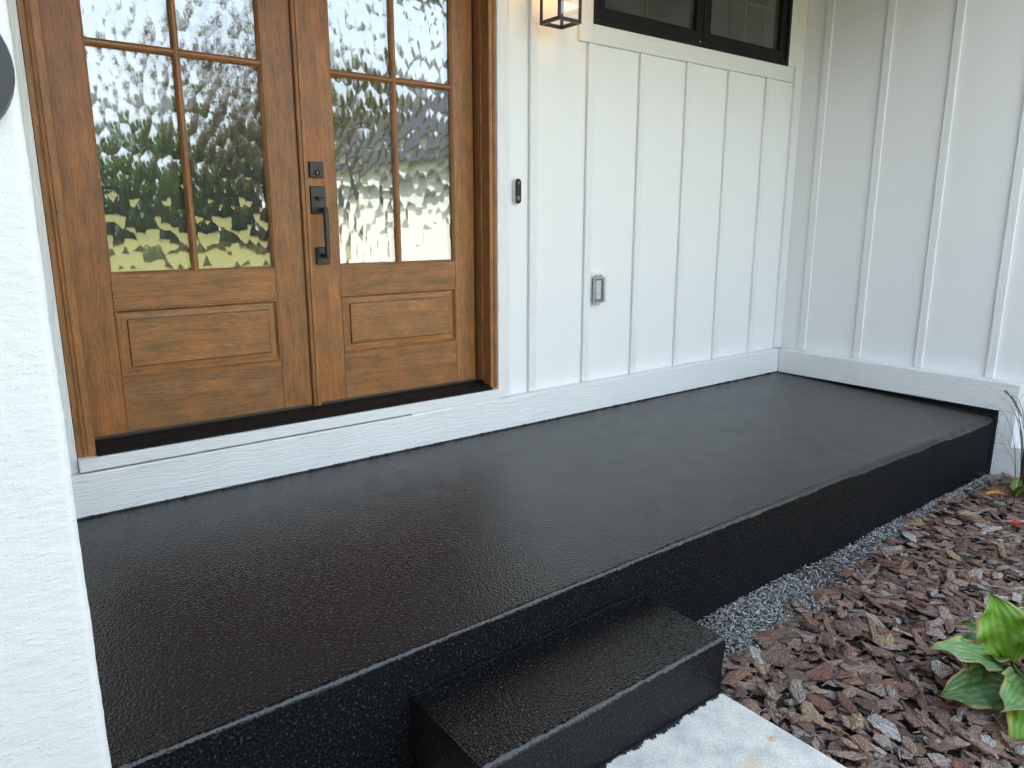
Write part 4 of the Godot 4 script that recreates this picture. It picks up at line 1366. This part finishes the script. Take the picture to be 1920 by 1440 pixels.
# ---------------------------------------------------------------- beyond the porch (mirrored in the door glass)
func crown_mesh(seed_: int, rx: float, ry: float, n: int, size: float) -> Mesh:
	var r := RandomNumberGenerator.new()
	r.seed = seed_
	var v := PackedVector3Array()
	var nn := PackedVector3Array()
	var ix := PackedInt32Array()
	var clumps := []
	for k in 22:
		var d := Vector3(r.randfn(), r.randfn(), r.randfn()).normalized() * pow(r.randf(), 0.4)
		clumps.append([Vector3(d.x * rx, d.y * ry, d.z * rx), r.randf_range(0.22, 0.42) * rx])
	for k in n:
		var c: Array = clumps[r.randi() % clumps.size()]
		var p: Vector3 = c[0] + Vector3(r.randfn(), r.randfn() * 0.8, r.randfn()) * c[1] * 0.55
		var nrm := Vector3(r.randfn(), r.randfn() + 0.6, r.randfn()).normalized()
		var a := nrm.cross(Vector3(r.randfn(), r.randfn(), r.randfn())).normalized() * size * r.randf_range(0.6, 1.3)
		var b := nrm.cross(a) * 0.6
		var q := v.size()
		v.append(p - a); v.append(p + b); v.append(p + a); v.append(p - b)
		for i in 4: nn.append(nrm)
		ix.append_array(PackedInt32Array([q, q + 1, q + 2, q, q + 2, q + 3]))
	return array_mesh(v, nn, PackedVector2Array(), PackedColorArray(), ix)

func trunk_mesh(hgt: float, rad: float, seed_: int) -> Mesh:
	var r := RandomNumberGenerator.new()
	r.seed = seed_
	var st := new_st()
	add_tube(st, [Vector3(0, -0.1, 0), Vector3(0.03, hgt * 0.3, 0), Vector3(-0.04, hgt * 0.65, 0.05), Vector3(0.02, hgt, 0)], [rad, rad * 0.8, rad * 0.55, rad * 0.15], 10)
	for k in 6:
		var y := hgt * r.randf_range(0.35, 0.75)
		var a := r.randf() * TAU
		var d := Vector3(cos(a), 0.8, sin(a)) * hgt * r.randf_range(0.16, 0.3)
		add_tube(st, [Vector3(0, y, 0), Vector3(0, y, 0) + d * 0.5 + Vector3.UP * 0.1, Vector3(0, y, 0) + d], [rad * 0.4, rad * 0.25, rad * 0.06], 7)
	return st.commit()

func rise(z: float) -> float:
	return -0.47 + clampf((z - 8.0) * 0.022, 0.0, 1.1)

func build_grounds() -> void:
	var g := Node3D.new()
	g.name = "lawn"
	add_child(g)
	tag(g, "dry yellow green lawn stretching away from the house", "lawn", "", "structure")
	var pts := []
	for j in 41:
		var row := []
		for i in 61:
			var z := lerpf(-150, 150, i / 60.0)
			row.append(Vector3(lerpf(-150, 150, j / 40.0), rise(z), z))
		pts.append(row)
	put("turf", grid_mesh(pts), M.lawn, g)
	var tr := trunk_mesh(4.0, 0.16, 9)
	var cr := [crown_mesh(11, 2.3, 1.7, 6000, 0.17), crown_mesh(12, 2.0, 2.0, 6000, 0.17), crown_mesh(13, 2.6, 2.4, 1500, 0.18)]
	var spots := [[-4.0, 36.0, 0, 1.0], [-0.5, 34.0, 1, 0.95], [3.0, 37.0, 0, 1.05], [6.2, 34.5, 1, 1.0], [9.5, 36.0, 0, 1.1], [13.0, 38.0, 1, 1.1], [17.0, 33.0, 3, 1.5], [13.6, 27.0, 3, 1.35], [20.0, 36.0, 3, 1.5], [9.4, 30.0, 4, 1.6], [24.0, 30.0, 1, 1.4], [28.0, 24.0, 0, 1.4], [-9.0, 36.0, 1, 1.1], [-14.0, 33.0, 0, 1.2]]
	var mats := ["leaf_dark", "leaf_mid", "leaf_mid", "leaf_olive", "leaf_brown"]
	var words := ["dark evergreen tree at the far edge of the lawn", "fresh green rounded tree at the far edge of the lawn", "", "olive yellow tall tree behind the lawn", "sparse brown tall tree standing alone in front of the tree line"]
	for s in spots:
		var t := base(["dark_tree", "green_tree", "tree", "olive_tree", "brown_tree"][s[2]], Vector3(s[0], rise(s[1]), s[1]))
		tag(t, words[s[2]], "tree", "trees along the far edge of the lawn")
		t.scale = Vector3.ONE * s[3]
		put("trunk", tr, M.trunk, t)
		put("crown", cr[2 if s[2] == 4 else int(s[2]) % 2], M[mats[s[2]]], t, Vector3(0, 3.3 if s[2] != 4 else 4.0, 0))
	var hedge := base("hedge", Vector3(4.0, rise(39.0), 39.0))
	tag(hedge, "long dark clipped hedge closing the lawn behind the trees", "hedge")
	var hm := []
	var hv := PackedVector3Array()
	var hn := PackedVector3Array()
	var hi := PackedInt32Array()
	var r := RandomNumberGenerator.new()
	r.seed = 5
	for k in 9000:
		var p := Vector3(r.randf_range(-26, 30), r.randf_range(0.0, 2.1) + 0.2 * sin(k * 0.37), r.randf_range(-0.7, 0.7))
		var nrm := Vector3(r.randfn(), r.randfn() + 0.4, r.randfn() - 0.6).normalized()
		var a := nrm.cross(Vector3(r.randfn(), r.randfn(), r.randfn())).normalized() * 0.28
		var b := nrm.cross(a) * 0.7
		var q := hv.size()
		hv.append(p - a); hv.append(p + b); hv.append(p + a); hv.append(p - b)
		for i in 4: hn.append(nrm)
		hi.append_array(PackedInt32Array([q, q + 1, q + 2, q, q + 2, q + 3]))
	put("foliage", array_mesh(hv, hn, PackedVector2Array(), PackedColorArray(), hi), M.leaf_dark, hedge)
	# white outbuilding whose sunlit wall shows in the door's glass
	var gb := base("outbuilding", Vector3(4.2, -0.47, 5.2))
	tag(gb, "white outbuilding with charcoal roof standing across the yard", "building")
	put("wall", box_mesh(Vector3(0, 0, 0), Vector3(6.0, 2.55, 5.6), 0.0), M.outer, gb)
	put("roof", extrude(PackedVector2Array([Vector2(-0.45, 2.46), Vector2(3.0, 4.35), Vector2(6.45, 2.46), Vector2(6.45, 2.62), Vector2(3.0, 4.5), Vector2(-0.45, 2.62)]), 2, -0.3, 5.9, func(p: Vector2, z: float): return Vector3(p.x, p.y, z)), M.roof, gb)

func _ready() -> void:
	rng.seed = 20240
	setup()
	make_materials()
	M.slate = mat(lin(0.030, 0.033, 0.040), 0.42)
	M.red = mat(lin(0.55, 0.02, 0.012), 0.5)
	build_house()
	build_porch()
	build_walk()
	build_mulch()
	build_fittings()
	build_plants()
	build_grounds()
